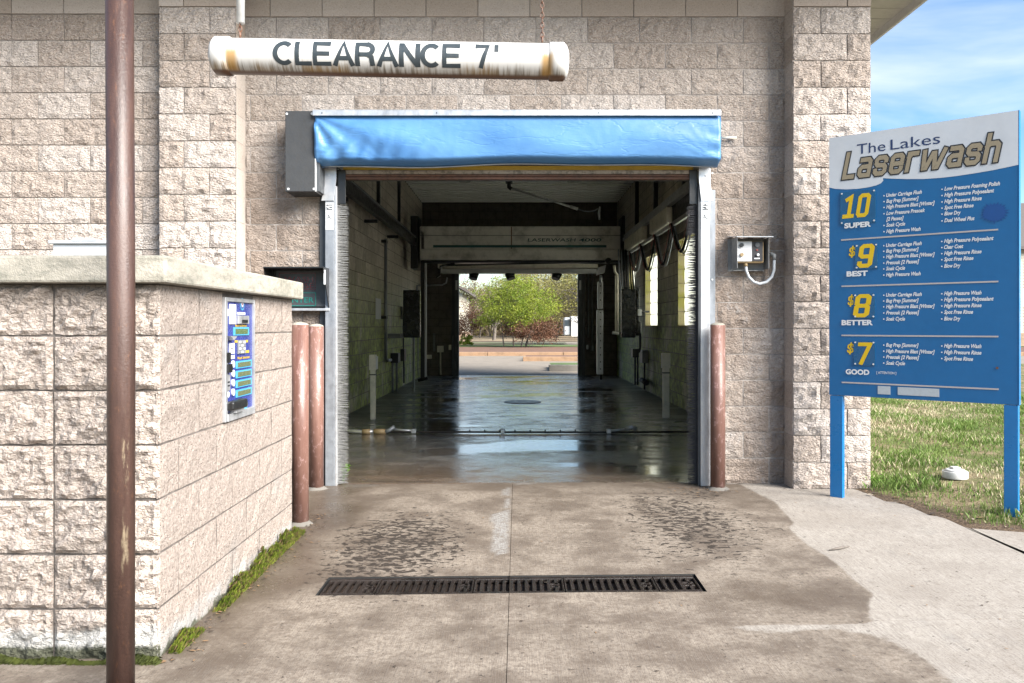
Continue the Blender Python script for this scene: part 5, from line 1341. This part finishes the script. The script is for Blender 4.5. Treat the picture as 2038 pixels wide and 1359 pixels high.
bullets(z2s, [(560, 883, 143, UC, 1), (560, 855, 193, BPr, 1), (560, 1000, 245, HB, 1), (560, 860, 300, PR, 1), (560, 732, 353, SCy, 1), (560, 873, 408, HW, 1),
              (1083, 1531, 105, HP, 1), (1083, 1257, 160, 'Clear Coat', 1), (1083, 1421, 215, HR, 1), (1083, 1348, 270, SF, 1), (1083, 1232, 330, BD, 1)])
bullets(z2s, [(560, 883, 590, UC, 1), (560, 855, 642, BPr, 1), (560, 1000, 695, HB, 1), (560, 860, 750, PR, 1), (560, 732, 805, SCy, 1),
              (1083, 1421, 577, HW, 1), (1083, 1531, 632, HP, 1), (1083, 1421, 688, HR, 1), (1083, 1345, 745, SF, 1), (1083, 1231, 804, BD, 1)])
bullets(z2s, [(560, 854, 1040, BPr, 1), (560, 1000, 1095, HB, 1), (560, 860, 1148, PR, 1), (560, 732, 1202, SCy, 1),
              (1083, 1420, 1048, HW, 1), (1083, 1420, 1105, HR, 1), (1083, 1345, 1162, SF, 1)])
def plate(zf, x0, y0, x1, y1, num, nx0, nx1, ny0, ny1, grade, gx0, gx1, gyb, dollar=None):
    ua, zt2 = zf(x0, y0); ub, zb2 = zf(x1, y1); zt2 = (zf(x0, y0)[1]+zf(x1, y0)[1])/2
    pl = sbox('price_plate', (ua, -.006, zb2), (ub, -.0005, zt2), 'sign_plate', .001)
    t = MB(); u0_, zl = zf(nx0, ny1); u1_ = zf(nx1, ny0)[0]; zh = zf((nx0+nx1)/2, ny0)[1]; zl = zf((nx0+nx1)/2, ny1)[1]; H = zh-zl; xh_ = H/1.76
    block_word(t, num, u0_, zl, u1_-u0_-(.02 if len(num) < 2 else .03), xh_, .30, -.0075, shear=.16, gap=.42); t.build('lettering', M['sign_yellow'], pl, local=True)
    mb = MB()
    for u in (ua+.012, ub-.012):
        for z in (zb2+.012, zt2-.012): mb.disc((u, -.006, z), .006, (0, -1, 0), .003, 8)
    mb.build('screw', M['sticker'], pl, local=True)
    t = MB(); word(t, zf, grade, gx0, gx1, gyb, .033); t.build('lettering', M['sign_letter'], PS, local=True)
    if dollar:
        t = MB(); dx0, dx1, dy0, dy1 = dollar; u0_, zl = zf(dx0, dy1); u1_, zh = zf(dx1, dy0)
        block_word(t, '$', u0_, zl, u1_-u0_, (zh-zl)/1.75, .22, -.003, shear=.12); t.build('lettering', M['sign_yellow'], PS, local=True)
plate(z1s, 148, 812, 470, 1096, '10', 170, 448, 845, 1052, 'SUPER', 186, 428, 1152)
plate(z2s, 282, 112, 488, 336, '9', 300, 468, 118, 326, 'BEST', 207, 398, 407, (222, 284, 135, 236))
plate(z2s, 268, 562, 464, 784, '8', 265, 440, 570, 774, 'BETTER', 162, 444, 845, (212, 272, 575, 676))
plate(z2s, 268, 988, 464, 1215, '7', 285, 446, 1005, 1202, 'GOOD', 198, 412, 1286, (205, 270, 1008, 1105))
def rule(zf, x0, y0, x1, y1):
    ua, za_ = zf(x0, y0); ub, zb2 = zf(x1, y1); z = (za_+zb2)/2
    sbox('rule_line', (ua, -.0028, z-.005), (ub, -.0005, z+.005), 'sign_line')
rule(z1s, 155, 1260, 1570, 1160); rule(z2s, 158, 500, 1572, 450); rule(z2s, 158, 942, 1572, 947); rule(z3s, 120, 275, 1182, 320)
sbox('blank_patch', (z3s(364, 0)[0], -.003, z3s(400, 355)[1]), (z3s(449, 0)[0], -.0005, z3s(400, 300)[1]), 'sign_patch')
sbox('blank_patch', (z3s(499, 0)[0], -.003, z3s(640, 366)[1]), (z3s(779, 0)[0], -.0005, z3s(640, 312)[1]), 'sign_patch')
t = MB(); stext(t, z2s, '[ ATTENTION ]', 475, 1284, 652, cap=.016, bold=.01)
t.build('lettering', M['sign_letter'], PS, local=True)
mb = MB(); uc, zc = z1s(1535, 1010); r1, r2_ = .082, .056; pts = []
rr = random.Random(2)
for k in range(44):
    q = 2*pi*k/44; r_ = (r1*(.92+.2*rr.random()) if k % 2 else r2_*(1+.15*rr.random())); pts.append((uc+r_*cos(q)*1.0, -.003, zc+r_*sin(q)*.82))
mb.add([(uc, -.003, zc)]+pts, [(0, 1+k, 1+(k+1) % 44) for k in range(44)]); mb.build('burst', M['sign_burst'], PS, local=True)
q = z2s(1562, 1233); MB().disc((q[0], -.002, q[1]), .008, (0, -1, 0), .003, 8).build('screw', M['chain'], PS, local=True)
# posts (square tubes)
sbox('post', (.005, .001, -.05), (.095, .046, BB-.003), 'sign_post', .003)
sbox('post', (SW-.082, .001, -.05), (SW-.002, .046, BB-.003), 'sign_post', .003)
sbox('post_back', (.02, .05, BB+.01), (.10, .10, BT-.05), 'sign_post', .003); sbox('post_back', (SW-.1, .05, BB+.01), (SW-.02, .10, BT-.05), 'sign_post', .003)

# ================================================================ LAWN
EDGE = [G(1640, 955), G(1669, 963), G(1713, 983), G(1817, 1013), G(1922, 1049), G(2034, 1060), (5.6, 4.3), (9.5, 3.8)]
EDGE[0] = (2.50, 6.9); EDGE[1] = (2.50, 6.40)
def edist(x, y):
    """distance into the lawn from its edge, negative outside"""
    p = EP
    return sdist(p, np.atleast_1d(np.array(x, float)), np.atleast_1d(np.array(y, float)))
EP = np.array(EDGE+[(16, 3.5), (16, 33), (2.68, 33), (2.68, 6.9)][:])
def lz(x, y):
    d = edist(x, y); return .005+.10*sm(d, 0, .9)+.012*np.sin(np.array(x)*3.1)*np.sin(np.array(y)*2.7)*sm(d, 0, .5)
xs = np.concatenate([np.arange(2.4, 8, .1), np.arange(8, 16.5, .6)]); ys = np.concatenate([np.arange(3.6, 12, .1), np.arange(12, 34, .7)])
XX, YY = np.meshgrid(xs, ys); dd = edist(XX.ravel(), YY.ravel()).reshape(XX.shape); ZZ = lz(XX.ravel(), YY.ravel()).reshape(XX.shape)
ZZ = np.where(dd < 0, np.clip(.004+dd*.6, -.1, .004), ZZ)
idx = np.arange(XX.size).reshape(XX.shape)
fs = [(idx[j, i], idx[j, i+1], idx[j+1, i+1], idx[j+1, i]) for j in range(len(ys)-1) for i in range(len(xs)-1) if max(dd[j, i], dd[j, i+1], dd[j+1, i], dd[j+1, i+1]) > -.09]
lm = MB(); lm.add(np.stack([XX, YY, ZZ], -1).reshape(-1, 3).tolist(), fs, 0, True)
def lawnmat():
    m = NM('lawn_soil')
    d = m.attr('edge')
    g = m.mix(m.ramp(m.noise(45, 6, .75), .3, .7), (.045, .06, .018), (.17, .19, .06))
    g = m.mix(m.ramp(m.noise(2.2, 6, .65), .42, .62), g, m.mix(m.ramp(m.noise(60, 5, .7), .3, .7), (.15, .11, .065), (.36, .29, .18)))
    s = m.mix(m.ramp(m.noise(70, 6, .8), .35, .7), (.05, .034, .024), (.25, .18, .12))
    c = m.mix(m.ramp(m.math('ADD', d, m.math('MULTIPLY', m.noise(9, 6, .7), -.25)), -.02, .10), s, g)
    m.bump(m.noise(60, 6, .75), .02, 1); return m.fin(c, .95, spec=.2)
lo = lm.build('lawn', lawnmat(), kind='structure')
at = lo.data.attributes.new('edge', 'FLOAT', 'POINT'); at.data.foreach_set('value', np.clip(dd, -1, 1).astype(np.float32).ravel())
# blades
def blades(name, n, xr, yr, mind, hr, dens=None, w_=.004, seed=1):
    r = np.random.default_rng(seed)
    x = r.uniform(*xr, n); y = yr[0]+(yr[1]-yr[0])*r.random(n)**1.5; d = edist(x, y)
    keep = (d > mind*(1+r.random(n)*3)) & (np.abs(x/y) < .72) & (np.hypot(x-3.27, y-6.0) > .17)
    clump = np.sin(x*4.1+1.3*np.sin(y*3))*np.sin(y*3.7+np.sin(x*2.2)); keep &= r.random(n) < (.55+.45*clump)
    x, y = x[keep], y[keep]; z = lz(x, y); k = len(x)
    h = r.uniform(*hr, k)*(.75+.5*(clump[keep] > .1)); a = r.uniform(0, 2*pi, k); ln = r.uniform(.1, .75, k)*h; b_ = a+r.normal(0, 1.4, k); ww = w_*(.7+.6*r.random(k))*(1+y*.05)
    p0 = np.stack([x-ww*np.cos(a), y-ww*np.sin(a), z-.004], 1); p1 = np.stack([x+ww*np.cos(a), y+ww*np.sin(a), z-.004], 1)
    p2 = np.stack([x+ln*np.cos(b_)*.35+ww*.6*np.cos(a), y+ln*np.sin(b_)*.35+ww*.6*np.sin(a), z+h*.6], 1); p3 = np.stack([x+ln*np.cos(b_), y+ln*np.sin(b_), z+h], 1)
    V = np.stack([p0, p1, p2, p3], 1).reshape(-1, 3); me = bpy.data.meshes.new(name)
    me.from_pydata(V.tolist(), [], [f for i in range(k) for f in ((4*i, 4*i+1, 4*i+2), (4*i, 4*i+2, 4*i+3))])
    me.materials.append(M['grass']); me.materials.append(M['straw'])
    dryv = (np.sin(x*2.3+2)*np.sin(y*1.9)+r.normal(0, .55, k)) > .42; me.polygons.foreach_set('material_index', np.repeat(dryv.astype(np.int32), 2))
    o = bpy.data.objects.new(name, me); COL.objects.link(o); return tag(o, 'short patchy spring grass on the lawn right of the building', 'grass', kind='stuff')
blades('grass', 230000, (2.5, 8.5), (4.5, 13), .05, (.02, .06), w_=.0026)
# fallen leaves in the lawn and on the drive
def litter(name, spots, mats, label, szr=(.012, .03), zf=None, seed=3):
    r = random.Random(seed); mb = MB()
    for (x, y) in spots:
        s_ = r.uniform(*szr); a = r.uniform(0, 2*pi); z = (zf(x, y) if zf else .003)+.002; t1 = r.uniform(0, .6)*s_
        pts = [(-1, 0, 0), (-.3, .45, .3), (.5, .35, .2), (1, 0, 0), (.4, -.4, .35), (-.4, -.35, .1)]
        mi = r.randrange(len(mats))
        mb.add([(x+s_*(p[0]*cos(a)-p[1]*sin(a)), y+s_*(p[0]*sin(a)+p[1]*cos(a)), z+p[2]*t1) for p in pts], [tuple(range(6))], mi)
    return mb.build(name, mats, kind='stuff', label=label, cat='leaf litter')
rr = random.Random(11)
M['dead_leaf'] = plain('dead_leaf', (.30, .18, .09), .8); M['dark_leaf'] = plain('dark_leaf', (.07, .05, .035), .8); M['bark_chip'] = plain('pale_chip', (.45, .38, .28), .8)
sp = []
while len(sp) < 700:
    x, y = rr.uniform(2.5, 7), rr.uniform(4.2, 10); d = edist(x, y)[0]
    if (0.01 < d < .28) or (d > 0 and rr.random() < .18): sp.append((x, y))
litter('leaf_litter', sp, [M['dead_leaf'], M['dark_leaf'], M['bark_chip']], 'dead leaves and bark bits along the lawn edge', (.008, .028), lambda x, y: float(lz(x, y)[0])+.006)
sp = [(rr.uniform(-1.2, 2.5), rr.uniform(2.8, 6.3)) for _ in range(170)]
litter('fallen_leaves', sp, [M['dark_leaf'], M['dark_leaf'], M['dead_leaf']], 'tiny dark leaf scraps scattered on the driveway', (.003, .011), None, 5)
sp = [(-1.31+abs(rr.gauss(0, .06)), rr.uniform(3.0, 5.4)) for _ in range(260)]+[(1.35+rr.gauss(0, .16), 6.25-abs(rr.gauss(0, .12))) for _ in range(120)]
litter('debris', sp, [M['dark_leaf'], M['dead_leaf'], M['soil']], 'dark leaf debris gathered along the kiosk foot and right jamb', (.004, .014), None, 6)
# moss at the kiosk foot
def moss(segs, name, label, seed=1):
    r = random.Random(seed); mb = MB()
    for (y0, y1, h, n) in segs:
        for _ in range(n):
            y = r.uniform(y0, y1); t_ = (y-y0)/(y1-y0); hh2 = h*(sin(pi*t_)**.5)*(.5+.25*sin(y*31)*sin(y*13)+.35*mnoise.noise((y*40, 0, 0))); hh2 *= .25+.75*(mnoise.noise((y*9, 3, 0)) > -.18); z = r.random()**1.2*hh2; x = KX+.004+.05*(1-z/max(h, .01))*r.random()
            s_ = r.uniform(.005, .012); a = r.uniform(-1, 1)
            mb.add([(x, y-s_, z-.002), (x+.004, y+s_, z-.002), (x+.008+.01*r.random(), y+a*s_, z+s_*1.6)], [(0, 1, 2)], r.choice((0, 0, 0, 1, 2)))
    return mb.build(name, [M['moss'], M['moss_dark'], M['dead_leaf']], kind='stuff', label=label, cat='moss')
moss([(3.60, 4.90, .12, 12000), (4.4, 4.86, .13, 4000), (3.10, 3.32, .07, 1400), (3.55, 3.75, .02, 300)], 'moss', 'bright green moss growing along the foot of the kiosk wall')
mb = MB(); r = random.Random(9)
for _ in range(2600):
    x = r.uniform(-2.6, KX+.02); hh2 = .035*(.5+.5*sin(x*17)*sin(x*7.3)); z = r.random()*hh2; s_ = r.uniform(.004, .01)
    mb.add([(x-s_, KY-.03-.03*r.random(), z), (x+s_, KY-.03, z), (x, KY-.045, z+s_*1.5)], [(0, 1, 2)])
mb.build('dark_moss', M['moss_dark'], kind='stuff', label='dark damp moss line under the kiosk front', cat='moss')
# weeds
def weed(x, y, h, n, spread, label, seed=1, lw_=.012):
    r = random.Random(seed); o = empty('weed', (x, y, 0), label=label, cat='weed'); mb = MB(); st = MB()
    for i in range(n):
        a = r.uniform(0, 2*pi); l_ = h*r.uniform(.5, 1); sp_ = spread*r.uniform(.4, 1)
        p0 = Vector((x+r.gauss(0, .008), y+r.gauss(0, .008), 0)); p1 = p0+Vector((cos(a)*sp_*.4, sin(a)*sp_*.4, l_*.6)); p2 = p0+Vector((cos(a)*sp_, sin(a)*sp_, l_))
        st.tube([p0, p1, p2], .0012, 4, False)
        for k in range(5):
            t_ = .25+.75*k/4; c = p0.lerp(p1, t_*2) if t_ < .5 else p1.lerp(p2, t_*2-1); b_ = r.uniform(0, 2*pi); w_ = lw_*r.uniform(.7, 1.3)
            dv_ = Vector((cos(b_), sin(b_), r.uniform(.1, .9))).normalized()*w_*2.4; sv = Vector((-sin(b_), cos(b_), 0))*w_*.6
            mb.add([c, c+dv_*.5+sv, c+dv_, c+dv_*.5-sv], [(0, 1, 2, 3)])
    mb.build('leaves', M['weed'], o); st.build('stems', M['weed'], o)
def gw(px, py): return G(px, py)
x, y = gw(684, 958); weed(x, y-.02, .13, 9, .05, 'broad-leafed dandelion weed at the foot of the left door track', 1, .017)
x, y = gw(1405, 960); weed(x, y, .14, 26, .09, 'bushy small-leafed weed between the right track and its bollard', 2, .008)
x, y = gw(1457, 958); weed(x, y, .08, 14, .07, 'low pale weed right of the right-hand bollard', 3, .009)
x, y = gw(1555, 956); weed(x, y+.02, .07, 10, .05, 'small dark weed in the corner beside the right pilaster', 4, .008)
x, y = gw(1745, 975); weed(x, y+.1, .10, 22, .14, 'leafy weed at the base of the right pilaster beside the lawn', 5, .010)
# clean-out cap
cx, cy = 3.27, 6.12; zl_ = float(lz(cx, cy)[0])+.03
CO = empty('cleanout_cap', (cx, cy, zl_), label='white plastic clean-out cap sticking out of the grass', cat='pipe cap')
MB().tube([(cx, cy, zl_-.03), (cx, cy, zl_+.024)], .088, 28).build('rim', M['white_paint'], CO, .004)
MB().tube([(cx, cy, zl_+.0245), (cx, cy, zl_+.038)], [.082, .055], 28).build('lid', M['white_paint'], CO)
MB().box((cx-.028, cy-.028, zl_+.036), (cx+.028, cy+.028, zl_+.055)).build('nut', M['white_paint'], CO, .004)
# stick on the walk
a = G(1650, 1097); b_ = G(1690, 1089)
tag(MB().tube([(a[0], a[1], .006), ((a[0]+b_[0])/2, (a[1]+b_[1])/2-.01, .010), (b_[0], b_[1], .006)], [.003, .008, .004], 7).build('twig', M['bark'], None), 'short dark twig lying on the dry concrete walk', 'twig')

# ================================================================ TREES AND FAR THINGS
def make_tree(name, x, y, z, H, trunks, crown, leaf, nleaf, ls, seed, label, group=None, twigs=60, cat='tree', bark='bark', thick=1.0, droop=0):
    r = random.Random(seed); o = empty(name, (x, y, z), label=label, cat=cat, group=group)
    tm = MB(); cx_, cz0, cz1, cr = crown; tips = []
    for k in range(trunks):
        a = r.uniform(0, 2*pi); b0 = Vector((x+.12*trunks*cos(a), y+.1*sin(a), z-.1)); rad = .035*H*.5*thick/max(1, trunks**.5)
        top = Vector((x+cx_+cr*.5*cos(a)*(trunks > 1), y+cr*.4*sin(a), z+cz0+(cz1-cz0)*.55)); mid = b0.lerp(top, .5)+Vector((r.uniform(-.2, .2), r.uniform(-.2, .2), 0))
        tm.tube([b0, mid, top], [rad, rad*.7, rad*.35], 8, False)
        for q in range(max(4, twigs//trunks)):
            t_ = r.uniform(.25, 1); s_ = b0.lerp(mid, t_*2) if t_ < .5 else mid.lerp(top, t_*2-1)
            a2 = r.uniform(0, 2*pi); ph = r.random(); rr_ = cr*(r.random()**.5)
            e = Vector((x+cx_+rr_*cos(a2), y+rr_*.9*sin(a2), z+cz0+(cz1-cz0)*(.15+.8*ph)*(1-.35*(rr_/cr)**2)-droop*rr_))
            m_ = s_.lerp(e, .5)+Vector((r.uniform(-.1, .1), r.uniform(-.1, .1), .08))*cr*.6
            tm.tube([s_, m_, e], [rad*.26, rad*.14, rad*.04], 4, False); tips += [e, m_.lerp(e, .5)]
            for w2 in range(3):
                e2 = e+Vector((r.uniform(-1, 1), r.uniform(-1, 1), r.uniform(-.3, 1)))*cr*.22; tm.tube([m_.lerp(e, r.random()), e2], [rad*.07, rad*.02], 3, False); tips.append(e2)
    tm.build('trunk', M[bark], o)
    lm_ = MB(); per = max(1, nleaf//max(1, len(tips))); V = []; Fc = []
    for tpt in tips:
        for _ in range(per):
            c = tpt+Vector((r.gauss(0, 1), r.gauss(0, 1), r.gauss(0, .8)))*cr*.075; u = Vector((r.uniform(-1, 1), r.uniform(-1, 1), r.uniform(-1, 1))).normalized()*ls*r.uniform(.6, 1.4)
            v2 = u.cross(Vector((r.uniform(-1, 1), r.uniform(-1, 1), r.uniform(-1, 1)))).normalized()*ls*.6; n = len(V); V += [c-u, c+v2, c+u, c-v2]; Fc.append((n, n+1, n+2, n+3))
    me = bpy.data.meshes.new('crown'); me.from_pydata([tuple(q) for q in V], [], Fc); me.transform(wm(o).inverted())
    me.materials.append(M[leaf]); c_ = bpy.data.objects.new('crown', me); COL.objects.link(c_); c_.parent = o
    return o
TY = 44.5
make_tree('green_tree', P(1025, 0, TY).x, TY, .12, 4.6, 5, (.2, 1.0, 3.9, 2.25), 'leaf_bright', 16000, .045, 21, 'bright green low spreading tree on the verge seen through the bay', twigs=110, thick=1.1, droop=.12)
make_tree('russet_shrub', P(1060, 0, 43.5).x, 43.5, .12, 1.6, 5, (0, .25, 1.55, 1.5), 'leaf_red', 5200, .045, 22, 'russet-leaved shrub under the green tree', twigs=60, cat='shrub', thick=.7)
make_tree('russet_shrub', P(925, 0, 47).x-.3, 47, .12, 2.0, 4, (0, .3, 2.4, 1.5), 'leaf_red', 4200, .045, 23, 'russet shrub beside the pale house left in the exit view', twigs=50, cat='shrub', thick=.6)
make_tree('budding_tree', P(1160, 0, 52).x, 52, .1, 8, 2, (.0, 1.2, 5.6, 3.1), 'leaf_olive', 12000, .06, 24, 'large olive budding tree right of the green tree', twigs=130)
make_tree('budding_tree', P(930, 0, 58).x, 58, .1, 7.5, 2, (.0, 1.1, 4.8, 2.0), 'leaf_brown', 4200, .06, 25, 'thin brown budding tree right of the pale house', twigs=80)
make_tree('bare_tree', P(985, 0, 66).x, 66, .1, 9, 1, (.0, 1.5, 5.0, 2.2), 'leaf_olive', 2500, .06, 27, 'nearly bare tree behind the left side of the green tree', twigs=80)
protos = []
wls = ['brown twiggy woodland tree beyond the road', 'olive budding woodland tree beyond the road', 'taller brown twiggy woodland tree beyond the road', 'tallest olive budding woodland tree beyond the road']
for i in range(4):
    t0 = make_tree('woodland_tree', 0, 0, 0, 10+i, 2, (0, 1.2, 9+i, 3.8), ['leaf_brown', 'leaf_olive', 'leaf_brown', 'leaf_olive'][i], 13000, .075, 40+i, wls[i], 'half-bare trees in the woods beyond the road', twigs=110, thick=.7)
    protos.append(t0)
rr = random.Random(8); spots = []
for i, X in enumerate((-16, -12.5, -9.5, -7, 0.2, 2.2, 4.1, 6, 8.3, 10.5, 13.5, 17, 21, 26, -20, -26, -1.8, 1.2, 3.4, 5.2, -5.4, -4.0, -2.9, .6, 2.8, 4.8)):
    spots.append((X+rr.uniform(-.5, .5), rr.uniform(72, 92)))
for i, (X, Y_) in enumerate(spots):
    p = protos[i % 4]
    if i < 4: o = p
    else:
        o = p.copy(); COL.objects.link(o)
        for ch in [c for c in p.children]:
            c2_ = ch.copy(); COL.objects.link(c2_); c2_.parent = o
    s_ = rr.uniform(.60, .80)*(.8 if -5 < X < 0 else 1); o.location = (X, Y_, .05); o.rotation_euler = (0, 0, rr.uniform(0, 6)); o.scale = (s_, s_, s_)
# undergrowth mass
mb = MB(); r = random.Random(3)
for _ in range(26000):
    x = r.uniform(-30, 32); y = r.uniform(94, 104); h = 2.0+1.2*sin(x*.7)*sin(x*.23)+1.2*r.random(); z = r.random()**1.3*h*1.4; s_ = r.uniform(.10, .28); a = r.uniform(0, pi)
    mb.add([(x-s_*cos(a), y-s_*sin(a), z), (x+s_*cos(a), y+s_*sin(a), z+.1), (x+r.uniform(-.1, .1), y, z+s_*1.8)], [(0, 1, 2)], 0 if r.random() < .7 else 1)
mb.build('undergrowth', [M['leaf_brown'], M['leaf_olive']], kind='stuff', label='brown brushy undergrowth at the back of the woods', cat='undergrowth')
# low green bush by the house
make_tree('green_bush', P(930, 0, 46).x-.1, 46.5, .12, .5, 4, (0, .0, .62, .45), 'leaf_bright', 2600, .035, 31, 'small rounded green bush at the corner of the pale house', twigs=30, cat='bush')
# white trailer
TYY = 66
TR = empty('box_trailer', (P(1135, 0, TYY).x, TYY, .05), label='white box trailer parked across the road at right of the exit view', cat='trailer')
xa = P(1123, 0, TYY).x
boxpart('body', (xa+.55, TYY, .35), (xa+5, TYY+2, 2.0), M['white_paint'], TR, .04); boxpart('nose', (xa, TYY+.2, .45), (xa+.54, TYY+1.8, 1.9), M['grey_box'], TR, .1)
boxpart('window', (xa+.05, TYY+.19, 1.2), (xa+.5, TYY+.199, 1.7), M['glass'], TR, 0); boxpart('hitch', (xa-.9, TYY+.9, .38), (xa, TYY+1.0, .46), M['black'], TR, .01)
boxpart('jack', (xa-.6, TYY+.9, .05), (xa-.54, TYY+.96, .5), M['black'], TR, .01)
for dx in (2.2, 3.0): MB().disc((xa+dx, TYY-.02, .34), .32, (0, 1, 0), .2, 20).build('wheel', M['rubber'], TR)
# houses
def house(name, x0, x1, y0, y1, h, label, wins, roof_h=2.0, clap=True, gable_x=True):
    o = empty(name, ((x0+x1)/2, y0, 0), label=label, cat='house')
    wl_ = MB().box((x0, y0, 0), (x1, y1, h)).build('wall', M['siding'], o)
    mb = MB(); n = int(h/.16)
    for i in range(n): mb.hexa([(x0-.03, y0-.03, i*.16), (x1+.03, y0-.03, i*.16), (x1+.03, y1, i*.16), (x0-.03, y1, i*.16), (x0-.008, y0-.008, i*.16+.155), (x1+.008, y0-.008, i*.16+.155), (x1+.008, y1, i*.16+.155), (x0-.008, y1, i*.16+.155)])
    mb.build('siding_boards', M['siding'], wl_, kind='stuff')
    boxpart('stone_base', (x0-.08, y0-.08, 0), (x1+.08, y1, .85), M['brickwork'], o, .02)
    e = .45; ym = (y0+y1)/2; xm = (x0+x1)/2
    if gable_x: pr = [(x0-e, y0-e, h), (x0-e, ym, h+roof_h), (x0-e, y1+e, h), (x0-e, y1+e, h+.15), (x0-e, ym, h+roof_h+.2), (x0-e, y0-e, h+.15)]; off = (x1-x0+2*e, 0, 0)
    else: pr = [(x0-e, y0-e, h), (xm, y0-e, h+roof_h), (x1+e, y0-e, h), (x1+e, y0-e, h+.15), (xm, y0-e, h+roof_h+.2), (x0-e, y0-e, h+.15)]; off = (0, y1-y0+2*e, 0)
    MB().prism(pr, off).build('roof', M['roof'], o)
    if gable_x: MB().prism([(x0, y0, h), (x0, y1, h), (x0, ym, h+roof_h)], (x1-x0, 0, 0)).build('gable', M['siding'], o)
    if not gable_x: MB().prism([(x0, y0, h), (x1, y0, h), (xm, y0, h+roof_h)], (0, .1, 0)).build('gable', M['siding'], o)
    for (a, b2, c, d_) in wins:
        w_ = boxpart('window', (a-.07, y0-.06, c-.07), (b2+.07, y0-.032, d_+.07), M['white_paint'], o, .005)
        boxpart('pane', (a, y0-.068, c), (b2, y0-.061, d_), M['glass'], w_, 0); boxpart('muntin', (a, y0-.078, (c+d_)/2-.02), (b2, y0-.069, (c+d_)/2+.02), M['white_paint'], w_, 0)
    return o
hx = P(931, 0, 50).x
house('pale_house', hx-9, hx-.35, 50, 60, 3.2, 'pale sided house with stone base at left of the exit view', [(hx-1.0, hx-.6, 1.3, 2.6), (hx-3.4, hx-2.4, 1.2, 2.4)], 2.6, gable_x=False)
X45 = 45*(2034-VX)/F
house('far_house', X45-3, X45+12, 45, 56, 5.4, 'two-storey tan sided house behind the price sign', [(X45+.2+i*2.5, X45+1.2+i*2.5, z_, z_+1.3) for i in range(-1, 4) for z_ in (1.0, 3.4)], 3.2)
